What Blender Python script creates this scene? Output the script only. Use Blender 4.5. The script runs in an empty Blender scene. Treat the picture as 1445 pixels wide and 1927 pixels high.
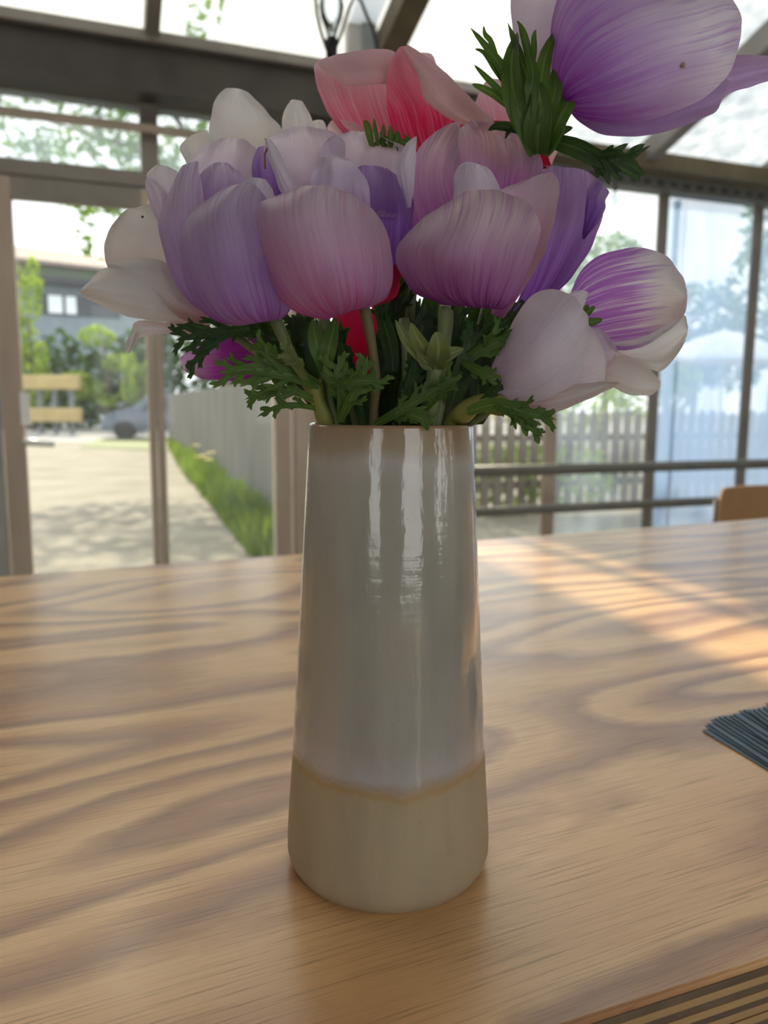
import bpy, bmesh, math, random
from mathutils import Vector, Matrix, noise
random.seed(7)
sc = bpy.context.scene
COL = sc.collection
R = math.radians

# ---------------------------------------------------------------- camera
F = 1447.0
PITCH, ROLL = R(8.0), 0.006
CAMZ = 1.2485
TZ = 1.03                       # table top height
CAMLOC = Vector((0, 0, CAMZ))
CROT = Matrix.Rotation(math.pi/2 - PITCH, 3, 'X') @ Matrix.Rotation(ROLL, 3, 'Z')
cam_d = bpy.data.cameras.new('camera')
cam = bpy.data.objects.new('camera', cam_d)
COL.objects.link(cam)
cam.matrix_world = Matrix.Translation(CAMLOC) @ CROT.to_4x4()
cam_d.sensor_fit = 'VERTICAL'; cam_d.sensor_height = 36.0
cam_d.lens = 36.0*F/1927.0
cam_d.clip_start = 0.02; cam_d.clip_end = 500
cam_d.dof.use_dof = True
cam_d.dof.focus_distance = 0.325
cam_d.dof.aperture_fstop = cam_d.lens/2.6
sc.camera = cam

# ---------------------------------------------------------------- world, sun, exposure
FA = R(20.2)                                   # direction of the glazed facade
FD = Vector((math.cos(FA), math.sin(FA), 0))   # along it, to the right
FN = Vector((math.sin(FA), -math.cos(FA), 0))  # from it towards the camera
FO = Vector((0, 4.8, 0))
SUN_EL = R(36)
sun_d = bpy.data.lights.new('sun', 'SUN'); sun_d.energy = 3.7; sun_d.angle = R(0.7)
sun_d.color = (1.0, 0.86, 0.66)
sun = bpy.data.objects.new('sun', sun_d); COL.objects.link(sun)
travel = (FN*math.cos(SUN_EL) + Vector((0, 0, -math.sin(SUN_EL)))).normalized()
sun.rotation_euler = travel.to_track_quat('-Z', 'Y').to_euler()
w = bpy.data.worlds.new('world'); sc.world = w; w.use_nodes = True
nt = w.node_tree; nt.nodes.clear()
o_ = nt.nodes.new('ShaderNodeOutputWorld'); bg = nt.nodes.new('ShaderNodeBackground')
tc = nt.nodes.new('ShaderNodeTexCoord'); sep = nt.nodes.new('ShaderNodeSeparateXYZ')
cr = nt.nodes.new('ShaderNodeValToRGB'); nz = nt.nodes.new('ShaderNodeTexNoise')
mx = nt.nodes.new('ShaderNodeMix'); mx.data_type = 'RGBA'
mp = nt.nodes.new('ShaderNodeMapping'); mp.inputs['Scale'].default_value = (1.5, 1.5, 4)
cr2 = nt.nodes.new('ShaderNodeValToRGB')
nt.links.new(tc.outputs['Generated'], sep.inputs[0]); nt.links.new(sep.outputs['Z'], cr.inputs[0])
nt.links.new(tc.outputs['Generated'], mp.inputs[0]); nt.links.new(mp.outputs[0], nz.inputs['Vector'])
nz.inputs['Scale'].default_value = 1.6; nz.inputs['Detail'].default_value = 5
nt.links.new(nz.outputs['Fac'], cr2.inputs[0])
cr.color_ramp.elements[0].position = 0.0; cr.color_ramp.elements[0].color = (0.96, 0.985, 1.0, 1)
cr.color_ramp.elements[1].position = 0.8; cr.color_ramp.elements[1].color = (0.66, 0.72, 0.84, 1)
cr2.color_ramp.elements[0].position = 0.42; cr2.color_ramp.elements[0].color = (0, 0, 0, 1)
cr2.color_ramp.elements[1].position = 0.62; cr2.color_ramp.elements[1].color = (1, 1, 1, 1)
nt.links.new(cr2.outputs[0], mx.inputs['Factor'])
nt.links.new(cr.outputs[0], mx.inputs['A']); mx.inputs['B'].default_value = (1.0, 0.985, 0.955, 1)
nt.links.new(mx.outputs['Result'], bg.inputs['Color']); bg.inputs['Strength'].default_value = 1.25
nt.links.new(bg.outputs[0], o_.inputs[0])
sc.view_settings.view_transform = 'Standard'; sc.view_settings.look = 'None'
sc.view_settings.gamma = 1; sc.view_settings.use_curve_mapping = False
sc.view_settings.exposure = 0.78
sc.cycles.max_bounces = 10; sc.cycles.transparent_max_bounces = 24
sc.cycles.diffuse_bounces = 5; sc.cycles.glossy_bounces = 4; sc.cycles.transmission_bounces = 6
sc.cycles.sample_clamp_indirect = 6

# ---------------------------------------------------------------- pixel -> world
def ray(px, py):
    return CROT @ Vector(((px-722.5)/F, -(py-963.5)/F, -1.0))
def P(px, py, d):
    return CAMLOC + ray(px, py)*d
def HZ(px, py, z):
    r = ray(px, py); return CAMLOC + r*((z-CAMZ)/r.z)
def FS(px, py, n=0.0):          # facade coordinates (s, z) of a pixel on the plane n metres in front of the facade
    r = ray(px, py); p0 = FO + FN*n
    t = (p0-CAMLOC).dot(FN)/r.dot(FN)
    p = CAMLOC + r*t
    return (p-FO).dot(FD), p.z
def FP(s, n, z):
    return FO + FD*s + FN*n + Vector((0, 0, z))

# ---------------------------------------------------------------- materials
def mat(name):
    m = bpy.data.materials.new(name); m.use_nodes = True
    t = m.node_tree; t.nodes.clear()
    return m, t
def nd(t, typ, **kw):
    n = t.nodes.new(typ)
    for k, v in kw.items():
        if k.startswith('_'): n.inputs[k[1:].replace('__', ' ')].default_value = v
        else: setattr(n, k, v)
    return n
def lk(t, a, b): t.links.new(a, b)
def ramp(t, fac, stops, interp='LINEAR'):
    r = nd(t, 'ShaderNodeValToRGB'); e = r.color_ramp; e.interpolation = interp
    while len(e.elements) < len(stops): e.elements.new(0.5)
    for el, (p, c) in zip(e.elements, stops):
        el.position = p; el.color = (c[0], c[1], c[2], 1) if len(c) >= 3 else (c[0],)*3+(1,)
    lk(t, fac, r.inputs[0]); return r.outputs[0]
def mix(t, fac, a, b, blend='MIX'):
    m = nd(t, 'ShaderNodeMix', data_type='RGBA', blend_type=blend)
    for s, v in (('Factor', fac), ('A', a), ('B', b)):
        if isinstance(v, (int, float)): m.inputs[s].default_value = v if s == 'Factor' else (v, v, v, 1)
        elif isinstance(v, tuple): m.inputs[s].default_value = (*v, 1)
        else: lk(t, v, m.inputs[s])
    return m.outputs['Result']
def math_(t, op, a, b=None):
    m = nd(t, 'ShaderNodeMath', operation=op)
    for i, v in enumerate((a, b)):
        if v is None: continue
        if isinstance(v, (int, float)): m.inputs[i].default_value = v
        else: lk(t, v, m.inputs[i])
    return m.outputs[0]
def mapping(t, src, scale, loc=(0, 0, 0), rot=(0, 0, 0)):
    m = nd(t, 'ShaderNodeMapping'); m.inputs['Scale'].default_value = scale
    m.inputs['Location'].default_value = loc; m.inputs['Rotation'].default_value = rot
    lk(t, src, m.inputs[0]); return m.outputs[0]
def noise_(t, vec, scale=5, detail=3, rough=0.5, dist=0.0):
    n = nd(t, 'ShaderNodeTexNoise'); n.inputs['Scale'].default_value = scale
    n.inputs['Detail'].default_value = detail; n.inputs['Roughness'].default_value = rough
    n.inputs['Distortion'].default_value = dist
    lk(t, vec, n.inputs['Vector']); return n.outputs['Fac']
def out(t, sh):
    o = nd(t, 'ShaderNodeOutputMaterial'); lk(t, sh, o.inputs['Surface']); return o
def bump(t, h, strength=0.3, dist=0.001):
    b = nd(t, 'ShaderNodeBump'); b.inputs['Strength'].default_value = strength; b.inputs['Distance'].default_value = dist
    lk(t, h, b.inputs['Height']); return b.outputs[0]
def coords(t): return nd(t, 'ShaderNodeTexCoord').outputs

def plain(name, c1, c2=None, rough=0.5, scale=8, metal=0.0, stretch=(1, 1, 1), bmp=0.0, spec=0.5, detail=4):
    m, t = mat(name); c = coords(t)
    b = nd(t, 'ShaderNodeBsdfPrincipled'); b.inputs['Roughness'].default_value = rough
    b.inputs['Metallic'].default_value = metal; b.inputs['Specular IOR Level'].default_value = spec
    v = mapping(t, c['Object'], stretch)
    n = noise_(t, v, scale, detail)
    c2 = c2 or tuple(x*0.8 for x in c1)
    lk(t, ramp(t, n, [(0.3, c2), (0.7, c1)]), b.inputs['Base Color'])
    if bmp: lk(t, bump(t, n, bmp, 0.002), b.inputs['Normal'])
    out(t, b.outputs[0]); return m

def glass_mat(name, dirt=0.08, dirtcol=(0.8, 0.85, 0.9), scale=2.0, tint=(0.97, 0.99, 0.98), lo=0.35):
    m, t = mat(name); c = coords(t)
    tr = nd(t, 'ShaderNodeBsdfTransparent'); tr.inputs[0].default_value = (*tint, 1)
    gl = nd(t, 'ShaderNodeBsdfGlossy'); gl.inputs['Roughness'].default_value = 0.03
    fr = nd(t, 'ShaderNodeFresnel'); fr.inputs[0].default_value = 1.3
    m1 = nd(t, 'ShaderNodeMixShader'); lk(t, fr.outputs[0], m1.inputs[0]); lk(t, tr.outputs[0], m1.inputs[1]); lk(t, gl.outputs[0], m1.inputs[2])
    tl = nd(t, 'ShaderNodeBsdfTranslucent'); tl.inputs[0].default_value = (*dirtcol, 1)
    df = nd(t, 'ShaderNodeBsdfDiffuse'); df.inputs[0].default_value = (*dirtcol, 1)
    md = nd(t, 'ShaderNodeMixShader'); md.inputs[0].default_value = 0.35
    lk(t, tl.outputs[0], md.inputs[1]); lk(t, df.outputs[0], md.inputs[2])
    n = noise_(t, mapping(t, c['Object'], (1, 1, 0.35)), scale, 5, 0.6)
    f = ramp(t, n, [(0.25, (dirt*lo,)), (0.75, (min(1, dirt*1.7),))])
    m2 = nd(t, 'ShaderNodeMixShader'); lk(t, f, m2.inputs[0]); lk(t, m1.outputs[0], m2.inputs[1]); lk(t, md.outputs[0], m2.inputs[2])
    out(t, m2.outputs[0]); return m

def thin_mat(name, colour_fn, transl=0.45, rough=0.45, spec=0.3, bmp=0.25, tsat=None):
    """petals and leaves: diffuse + translucent + light sheen, colour from UV (x across, y base to tip)"""
    m, t = mat(name); c = coords(t)
    col, h = colour_fn(t, c)
    b = nd(t, 'ShaderNodeBsdfPrincipled'); b.inputs['Roughness'].default_value = rough
    b.inputs['Specular IOR Level'].default_value = spec
    lk(t, col, b.inputs['Base Color'])
    tl = nd(t, 'ShaderNodeBsdfTranslucent')
    if tsat: lk(t, mix(t, 1.0, col, tsat, 'MULTIPLY'), tl.inputs[0])
    else: lk(t, col, tl.inputs[0])
    nrm = bump(t, h, bmp, 0.0012)
    lk(t, nrm, b.inputs['Normal']); 
    ms = nd(t, 'ShaderNodeMixShader'); ms.inputs[0].default_value = transl
    lk(t, b.outputs[0], ms.inputs[1]); lk(t, tl.outputs[0], ms.inputs[2])
    out(t, ms.outputs[0]); return m

def petal_mat(name, base, mid, tip, p1=0.35, p2=0.8, vein=0.5, veincol=None, edge=None, transl=0.42):
    def fn(t, c):
        uv = c['UV']; s = nd(t, 'ShaderNodeSeparateXYZ'); lk(t, uv, s.inputs[0])
        # streaks along the petal; fan out from the base
        st = noise_(t, mapping(t, uv, (34, 1.6, 1)), 1.0, 3, 0.6)
        st2 = noise_(t, mapping(t, uv, (9, 1.0, 1)), 1.0, 2, 0.5)
        big = noise_(t, mapping(t, c['Object'], (1, 1, 1)), 40, 3)
        v = math_(t, 'ADD', s.outputs['Y'], math_(t, 'MULTIPLY', math_(t, 'SUBTRACT', st, 0.5), 0.8*vein))
        v = math_(t, 'ADD', v, math_(t, 'MULTIPLY', math_(t, 'SUBTRACT', st2, 0.5), 0.5*vein))
        colr = ramp(t, v, [(0.02, base), (p1, mid), (p2, tip)])
        vc = veincol or mid
        f = math_(t, 'MULTIPLY', ramp(t, st, [(0.48, (0,)), (0.66, (1,))]), 0.8*vein)
        colr = mix(t, f, colr, vc)
        f2 = ramp(t, big, [(0.3, (0.90, 0.88, 0.90)), (0.7, (1.04, 1.04, 1.02))])
        colr = mix(t, 1.0, colr, f2, 'MULTIPLY')
        if edge:
            e = math_(t, 'ABSOLUTE', math_(t, 'SUBTRACT', s.outputs['X'], 0.5))
            colr = mix(t, ramp(t, e, [(0.36, (0,)), (0.5, (0.8,))]), colr, edge)
        cells = noise_(t, mapping(t, uv, (60, 40, 1)), 1.0, 2)
        h = math_(t, 'ADD', st, math_(t, 'MULTIPLY', cells, 0.45))
        return colr, h
    return thin_mat(name, fn, transl=transl, rough=0.42, spec=0.28, bmp=0.35)

M = {}
M['pink_lilac'] = petal_mat('pink lilac petal', (0.62, 0.07, 0.32), (0.64, 0.30, 0.55), (0.80, 0.68, 0.76), 0.28, 0.80, 0.9)
M['pink_purple'] = petal_mat('purple pink petal', (0.24, 0.015, 0.24), (0.50, 0.18, 0.50), (0.82, 0.67, 0.71), 0.24, 0.74, 0.8)
M['lilac'] = petal_mat('lilac petal', (0.34, 0.06, 0.38), (0.44, 0.26, 0.58), (0.70, 0.61, 0.74), 0.26, 0.85, 0.9)
M['lilac_pale'] = petal_mat('pale lilac petal', (0.52, 0.28, 0.56), (0.70, 0.58, 0.76), (0.86, 0.79, 0.86), 0.25, 0.8, 0.5)
M['pink_edge'] = petal_mat('rose sided petal', (0.45, 0.12, 0.40), (0.78, 0.42, 0.56), (0.80, 0.64, 0.74), 0.2, 0.8, 0.5)
M['purple'] = petal_mat('violet petal', (0.18, 0.03, 0.36), (0.34, 0.16, 0.56), (0.62, 0.48, 0.74), 0.35, 1.0, 0.8)
M['violet_big'] = petal_mat('violet upper petal', (0.44, 0.03, 0.54), (0.52, 0.25, 0.70), (0.88, 0.83, 0.91), 0.30, 0.66, 0.8, transl=0.5)  # pale tip colour imitates the sunlit outer end of the petal
M['violet_low'] = petal_mat('violet lower petal', (0.34, 0.10, 0.36), (0.44, 0.26, 0.60), (0.66, 0.52, 0.78), 0.3, 0.95, 0.8)
M['white'] = petal_mat('white petal', (0.72, 0.58, 0.62), (0.78, 0.76, 0.745), (0.84, 0.835, 0.82), 0.25, 0.6, 0.25, (0.70, 0.66, 0.66))
M['white_rose'] = petal_mat('blush white petal', (0.56, 0.26, 0.36), (0.74, 0.66, 0.65), (0.79, 0.77, 0.75), 0.30, 0.75, 0.3, (0.70, 0.60, 0.62))
M['white_violet'] = petal_mat('white petal with violet base', (0.34, 0.08, 0.50), (0.50, 0.22, 0.62), (0.88, 0.85, 0.84), 0.36, 0.56, 0.8, (0.80, 0.74, 0.80))
M['white_lilac'] = petal_mat('lilac white petal', (0.62, 0.48, 0.66), (0.80, 0.72, 0.82), (0.86, 0.82, 0.87), 0.3, 0.8, 0.35, (0.62, 0.50, 0.72))
M['rose'] = petal_mat('rose petal', (0.70, 0.02, 0.12), (0.86, 0.26, 0.42), (0.90, 0.66, 0.72), 0.35, 0.85, 0.6, (0.92, 0.62, 0.70))
M['rose_deep'] = petal_mat('crimson petal', (0.42, 0.005, 0.03), (0.80, 0.04, 0.16), (0.88, 0.50, 0.60), 0.30, 0.95, 0.6, (0.85, 0.25, 0.35))
M['rose_pale'] = petal_mat('pale rose folded petal', (0.84, 0.52, 0.56), (0.80, 0.58, 0.60), (0.84, 0.62, 0.64), 0.3, 0.8, 0.2)
M['magenta'] = petal_mat('magenta petal', (0.22, 0.01, 0.22), (0.45, 0.06, 0.45), (0.80, 0.55, 0.80), 0.45, 0.95, 0.5)
M['red'] = petal_mat('dark red petal', (0.40, 0.0, 0.02), (0.62, 0.01, 0.06), (0.62, 0.02, 0.10), 0.4, 0.8, 0.4)

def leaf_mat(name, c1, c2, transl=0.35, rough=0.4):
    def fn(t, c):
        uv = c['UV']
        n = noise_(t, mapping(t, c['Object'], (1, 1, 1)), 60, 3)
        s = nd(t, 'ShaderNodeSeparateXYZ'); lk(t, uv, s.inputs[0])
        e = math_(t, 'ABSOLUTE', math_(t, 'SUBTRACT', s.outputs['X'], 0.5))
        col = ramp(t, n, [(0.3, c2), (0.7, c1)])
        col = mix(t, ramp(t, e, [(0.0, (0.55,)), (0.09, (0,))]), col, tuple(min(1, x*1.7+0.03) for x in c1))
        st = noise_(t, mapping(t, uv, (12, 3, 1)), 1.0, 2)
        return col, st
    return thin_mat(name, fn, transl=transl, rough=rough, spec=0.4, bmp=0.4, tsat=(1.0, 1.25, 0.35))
M['leaf'] = leaf_mat('green bract', (0.13, 0.22, 0.045), (0.075, 0.14, 0.03))
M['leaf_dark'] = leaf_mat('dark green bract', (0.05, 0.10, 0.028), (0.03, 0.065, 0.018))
M['leaf_pale'] = leaf_mat('pale grey green bract', (0.26, 0.29, 0.12), (0.17, 0.21, 0.08))
M['stem'] = plain('stem green', (0.20, 0.24, 0.10), (0.12, 0.17, 0.07), 0.5, 60, stretch=(1, 1, .1), bmp=.2)
M['stem_brown'] = plain('stem brown', (0.22, 0.13, 0.07), (0.16, 0.15, 0.06), 0.5, 60, stretch=(1, 1, .15), bmp=.2)
M['stem_yellow'] = plain('stem yellow green', (0.30, 0.28, 0.06), (0.16, 0.20, 0.05), 0.5, 60, stretch=(1, 1, .15), bmp=.2)  # yellower green than the plain stem

# stoneware vase: matt clay foot, glossy grey-white glaze above, brown line where the glaze ends and at the rim
def vase_mat():
    m, t = mat('glazed stoneware'); c = coords(t)
    s = nd(t, 'ShaderNodeSeparateXYZ'); lk(t, c['Object'], s.inputs[0]); z = s.outputs['Z']
    v = c['Object']
    n1 = noise_(t, mapping(t, v, (1, 1, 0.18)), 60, 4, 0.6)
    n2 = noise_(t, mapping(t, v, (1, 1, 1)), 28, 3)
    zz = math_(t, 'ADD', z, math_(t, 'MULTIPLY', math_(t, 'SUBTRACT', n2, 0.5), 0.010))
    zz = math_(t, 'ADD', zz, math_(t, 'MULTIPLY', math_(t, 'SUBTRACT', n1, 0.5), 0.008))
    sc_ = 1/0.21
    body = ramp(t, math_(t, 'MULTIPLY', zz, sc_), [
        (0.0, (0.47, 0.41, 0.30)), (0.20, (0.50, 0.43, 0.31)), (0.250, (0.50, 0.42, 0.29)), (0.262, (0.50, 0.35, 0.17)),
        (0.278, (0.50, 0.42, 0.36)), (0.295, (0.55, 0.53, 0.58)), (0.36, (0.47, 0.46, 0.46)), (0.52, (0.45, 0.435, 0.41)),
        (0.70, (0.455, 0.45, 0.42)), (0.88, (0.50, 0.49, 0.47)), (0.925, (0.57, 0.55, 0.55)), (0.955, (0.46, 0.38, 0.29)), (1.0, (0.40, 0.27, 0.16))])
    body = mix(t, 1.0, body, (0.93, 0.885, 0.79), 'MULTIPLY')
    blot = ramp(t, noise_(t, mapping(t, v, (1, 1, 0.30)), 45, 4, 0.55), [(0.3, (0.86, 0.86, 0.85)), (0.55, (1, 0.99, 0.97)), (0.75, (1.08, 1.02, 0.98))])
    body = mix(t, 1.0, body, blot, 'MULTIPLY')
    sp = ramp(t, noise_(t, v, 900, 2, 0.7), [(0.22, (0.55, 0.45, 0.32)), (0.30, (1, 1, 1))])
    body = mix(t, 1.0, body, sp, 'MULTIPLY')
    b = nd(t, 'ShaderNodeBsdfPrincipled'); lk(t, body, b.inputs['Base Color'])
    glz = ramp(t, math_(t, 'MULTIPLY', zz, sc_), [(0.255, (0,)), (0.285, (1,))])
    rgh = math_(t, 'SUBTRACT', 0.62, math_(t, 'MULTIPLY', glz, 0.52))
    pat = ramp(t, noise_(t, mapping(t, v, (1, 1, 0.4)), 110, 3), [(0.45, (0,)), (0.65, (0.12,))])
    lk(t, math_(t, 'ADD', rgh, pat), b.inputs['Roughness'])
    b.inputs['Specular IOR Level'].default_value = 0.7
    lk(t, math_(t, 'MULTIPLY', glz, 0.8), b.inputs['Coat Weight']); b.inputs['Coat Roughness'].default_value = 0.06
    h = math_(t, 'ADD', noise_(t, mapping(t, v, (1, 1, 0.25)), 130, 3), math_(t, 'MULTIPLY', noise_(t, mapping(t, v, (0.1, 0.1, 1)), 260, 2), 0.25))
    h = math_(t, 'ADD', h, math_(t, 'MULTIPLY', noise_(t, mapping(t, v, (1, 1, 0.5)), 420, 3), 0.22))
    nr = bump(t, h, 0.16, 0.002)
    lk(t, nr, b.inputs['Normal']); lk(t, nr, b.inputs['Coat Normal'])
    out(t, b.outputs[0]); return m
M['vase'] = vase_mat()

def wood_top():
    m, t = mat('pine plywood veneer'); c = coords(t); v = c['Object']
    big = noise_(t, mapping(t, v, (1.25, 6.0, 1), (3.1, 1.7, 0)), 1.0, 1.0, 0.4, 0.25)
    wav = noise_(t, mapping(t, v, (14, 30, 1)), 1.0, 3, 0.55)
    p = math_(t, 'ADD', math_(t, 'MULTIPLY', big, 9.5), math_(t, 'MULTIPLY', wav, 0.34))
    fr = math_(t, 'FRACT', p)
    fine = noise_(t, mapping(t, v, (16, 900, 1)), 1.0, 3, 0.6)
    fine2 = noise_(t, mapping(t, v, (50, 2200, 1)), 1.0, 2, 0.6)
    band = ramp(t, fr, [(0.0, (0.93, 0.57, 0.255)), (0.30, (0.87, 0.50, 0.21)), (0.52, (0.58, 0.285, 0.12)), (0.78, (0.35, 0.155, 0.068)), (0.90, (0.62, 0.33, 0.145)), (1.0, (0.93, 0.57, 0.255))])
    calm = noise_(t, mapping(t, v, (2, 5, 1), (9, 2, 0)), 1.0, 2)
    col = mix(t, ramp(t, calm, [(0.35, (0.0,)), (0.65, (0.2,))]), band, (0.84, 0.48, 0.21))
    col = mix(t, 1.0, col, ramp(t, fine, [(0.30, (0.55, 0.48, 0.44)), (0.44, (0.97, 0.96, 0.95)), (0.7, (1.08, 1.08, 1.08))]), 'MULTIPLY')
    b = nd(t, 'ShaderNodeBsdfPrincipled'); lk(t, col, b.inputs['Base Color'])
    lk(t, ramp(t, fine, [(0.3, (0.42,)), (0.7, (0.26,))]), b.inputs['Roughness'])
    b.inputs['Specular IOR Level'].default_value = 0.5; b.inputs['Coat Weight'].default_value = 0.45; b.inputs['Coat Roughness'].default_value = 0.2
    h = math_(t, 'ADD', fine, math_(t, 'MULTIPLY', fine2, 0.6))
    lk(t, bump(t, h, 0.40, 0.0004), b.inputs['Normal'])
    out(t, b.outputs[0]); return m
M['wood_top'] = wood_top()
M['ply_light'] = plain('light ply edge', (0.62, 0.38, 0.17), (0.46, 0.27, 0.11), 0.7, 90, stretch=(.12, 1, 1), bmp=.4)
M['ply_dark'] = plain('dark ply edge', (0.24, 0.165, 0.10), (0.15, 0.10, 0.06), 0.8, 120, stretch=(.3, 1, 1), bmp=.5)
M['frame'] = plain('grey brown painted steel', (0.31, 0.275, 0.245), (0.24, 0.21, 0.185), 0.5, 6)
M['frame_tan'] = plain('tan weathered timber', (0.56, 0.45, 0.36), (0.43, 0.34, 0.27), 0.55, 9, stretch=(1, 1, .2))
M['beam'] = plain('dark brown steel beam', (0.085, 0.072, 0.06), (0.05, 0.043, 0.037), 0.6, 4)
M['olive'] = plain('olive brown timber', (0.20, 0.16, 0.09), (0.13, 0.10, 0.06), 0.65, 7, stretch=(1, 1, .3))
M['rail'] = plain('grey steel tube', (0.22, 0.21, 0.18), (0.17, 0.16, 0.14), 0.4, 5)
M['galv'] = plain('galvanised lattice', (0.27, 0.27, 0.25), (0.20, 0.20, 0.19), 0.45, 8)
M['hole'] = plain('shadowed hole', (0.11, 0.11, 0.10), None, 0.8)
M['handle'] = plain('pale plastic handle', (0.93, 0.92, 0.90), (0.88, 0.87, 0.85), 0.3)
M['black'] = plain('black rubber', (0.012, 0.012, 0.016), None, 0.5)
M['glass'] = glass_mat('window glass', 0.02)
M['glass_hazy'] = glass_mat('dusty window glass', 0.40, (0.42, 0.58, 0.82), 1.2)
M['glass_mid'] = glass_mat('slightly dusty glass', 0.20, (0.50, 0.62, 0.74), 1.6)

def poly_mat(name='translucent roofing sheet', trans=0.04):
    m, t = mat(name); c = coords(t); v = c['Object']
    n = noise_(t, v, 9, 5, 0.6)
    col = ramp(t, n, [(0.3, (0.52, 0.57, 0.61)), (0.7, (0.80, 0.83, 0.84))])
    tl = nd(t, 'ShaderNodeBsdfTranslucent'); lk(t, col, tl.inputs[0])
    df = nd(t, 'ShaderNodeBsdfPrincipled'); lk(t, col, df.inputs['Base Color']); df.inputs['Roughness'].default_value = 0.3
    tr = nd(t, 'ShaderNodeBsdfTransparent'); tr.inputs[0].default_value = (0.95, 0.97, 0.97, 1)
    m1 = nd(t, 'ShaderNodeMixShader'); m1.inputs[0].default_value = 0.75
    lk(t, df.outputs[0], m1.inputs[1]); lk(t, tl.outputs[0], m1.inputs[2])
    m2 = nd(t, 'ShaderNodeMixShader'); m2.inputs[0].default_value = trans
    lk(t, m1.outputs[0], m2.inputs[1]); lk(t, tr.outputs[0], m2.inputs[2])
    out(t, m2.outputs[0]); return m
M['roof'] = poly_mat()
M['roof_clear'] = glass_mat('dappled roof glass', 0.92, (0.90, 0.925, 0.92), 5, lo=0.96)

# ---------------------------------------------------------------- object helpers
def tag(o, label=None, cat=None, group=None, kind=None):
    if label: o['label'] = label
    if cat: o['category'] = cat
    if group: o['group'] = group
    if kind: o['kind'] = kind
    return o
def empty(name, loc, label=None, cat=None, group=None, kind=None):
    o = bpy.data.objects.new(name, None); o.location = loc; o.empty_display_size = 0.02
    COL.objects.link(o); return tag(o, label, cat, group, kind)
def link(name, me, m=None, parent=None, smooth=False, kind=None):
    if m is not None and not me.materials: me.materials.append(m)
    if smooth:
        for p in me.polygons: p.use_smooth = True
    o = bpy.data.objects.new(name, me); COL.objects.link(o)
    if parent is not None:
        o.parent = parent
        o.matrix_parent_inverse = Matrix.Identity(4)
        wl_, q_ = Vector((0, 0, 0)), parent      # parents are translated only
        while q_ is not None: wl_ += q_.location; q_ = q_.parent
        o.location = -wl_
    if kind: o['kind'] = kind
    return o
def mesh(name, vs, fs, uvs=None):
    me = bpy.data.meshes.new(name); me.from_pydata([tuple(v) for v in vs], [], fs)
    if uvs:
        l = me.uv_layers.new(name='UVMap')
        for lp in me.loops: l.data[lp.index].uv = uvs[lp.vertex_index]
    me.update(); return me
class MB:
    def __init__(s): s.v = []; s.f = []
    def hexa(s, p):      # 8 corners: bottom 4, top 4
        b = len(s.v); s.v += [Vector(q) for q in p]
        s.f += [tuple(b+i for i in q) for q in ((3, 2, 1, 0), (4, 5, 6, 7), (0, 1, 5, 4), (1, 2, 6, 5), (2, 3, 7, 6), (3, 0, 4, 7))]
        return s
    def fbox(s, s0, s1, n0, n1, z0, z1):   # box in facade coordinates
        return s.hexa([FP(s0, n0, z0), FP(s1, n0, z0), FP(s1, n1, z0), FP(s0, n1, z0), FP(s0, n0, z1), FP(s1, n0, z1), FP(s1, n1, z1), FP(s0, n1, z1)])
    def box(s, c, sz, rz=0):
        c = Vector(c); m = Matrix.Rotation(rz, 3, 'Z'); x, y, z = (q/2 for q in sz)
        return s.hexa([c + m @ Vector(q) for q in ((-x, -y, -z), (x, -y, -z), (x, y, -z), (-x, y, -z), (-x, -y, z), (x, -y, z), (x, y, z), (-x, y, z))])
    def tube(s, pts, rad, seg=8, caps=True):
        pts = [Vector(p) for p in pts]; n = len(pts); b = len(s.v)
        rads = rad if isinstance(rad, (list, tuple)) else [rad]*n
        prev = None
        for i, p in enumerate(pts):
            d = (pts[min(i+1, n-1)] - pts[max(i-1, 0)]).normalized()
            if prev is None: a = d.orthogonal().normalized()
            else: a = (prev - d*prev.dot(d)).normalized()
            prev = a; e = d.cross(a)
            for k in range(seg):
                th = 2*math.pi*k/seg
                s.v.append(p + (a*math.cos(th) + e*math.sin(th))*rads[i])
        for i in range(n-1):
            for k in range(seg):
                k2 = (k+1) % seg
                s.f.append((b+i*seg+k, b+i*seg+k2, b+(i+1)*seg+k2, b+(i+1)*seg+k))
        if caps:
            s.f.append(tuple(b+k for k in reversed(range(seg)))); s.f.append(tuple(b+(n-1)*seg+k for k in range(seg)))
        return s
    def lathe(s, prof, c=(0, 0, 0), seg=48):
        c = Vector(c); b = len(s.v)
        for r, z in prof:
            for k in range(seg):
                th = 2*math.pi*k/seg; s.v.append(c + Vector((r*math.cos(th), r*math.sin(th), z)))
        for i in range(len(prof)-1):
            for k in range(seg):
                k2 = (k+1) % seg; s.f.append((b+i*seg+k, b+i*seg+k2, b+(i+1)*seg+k2, b+(i+1)*seg+k))
        return s
    def obj(s, name, m, parent=None, smooth=False, kind=None, bevel=0):
        o = link(name, mesh(name, s.v, s.f), m, parent, smooth, kind)
        if bevel:
            md = o.modifiers.new('bevel', 'BEVEL'); md.width = bevel; md.segments = 2; md.limit_method = 'ANGLE'
        return o
def struct(name, mb, m, bevel=0):
    return mb.obj(name, m, None, kind='structure', bevel=bevel)

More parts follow.
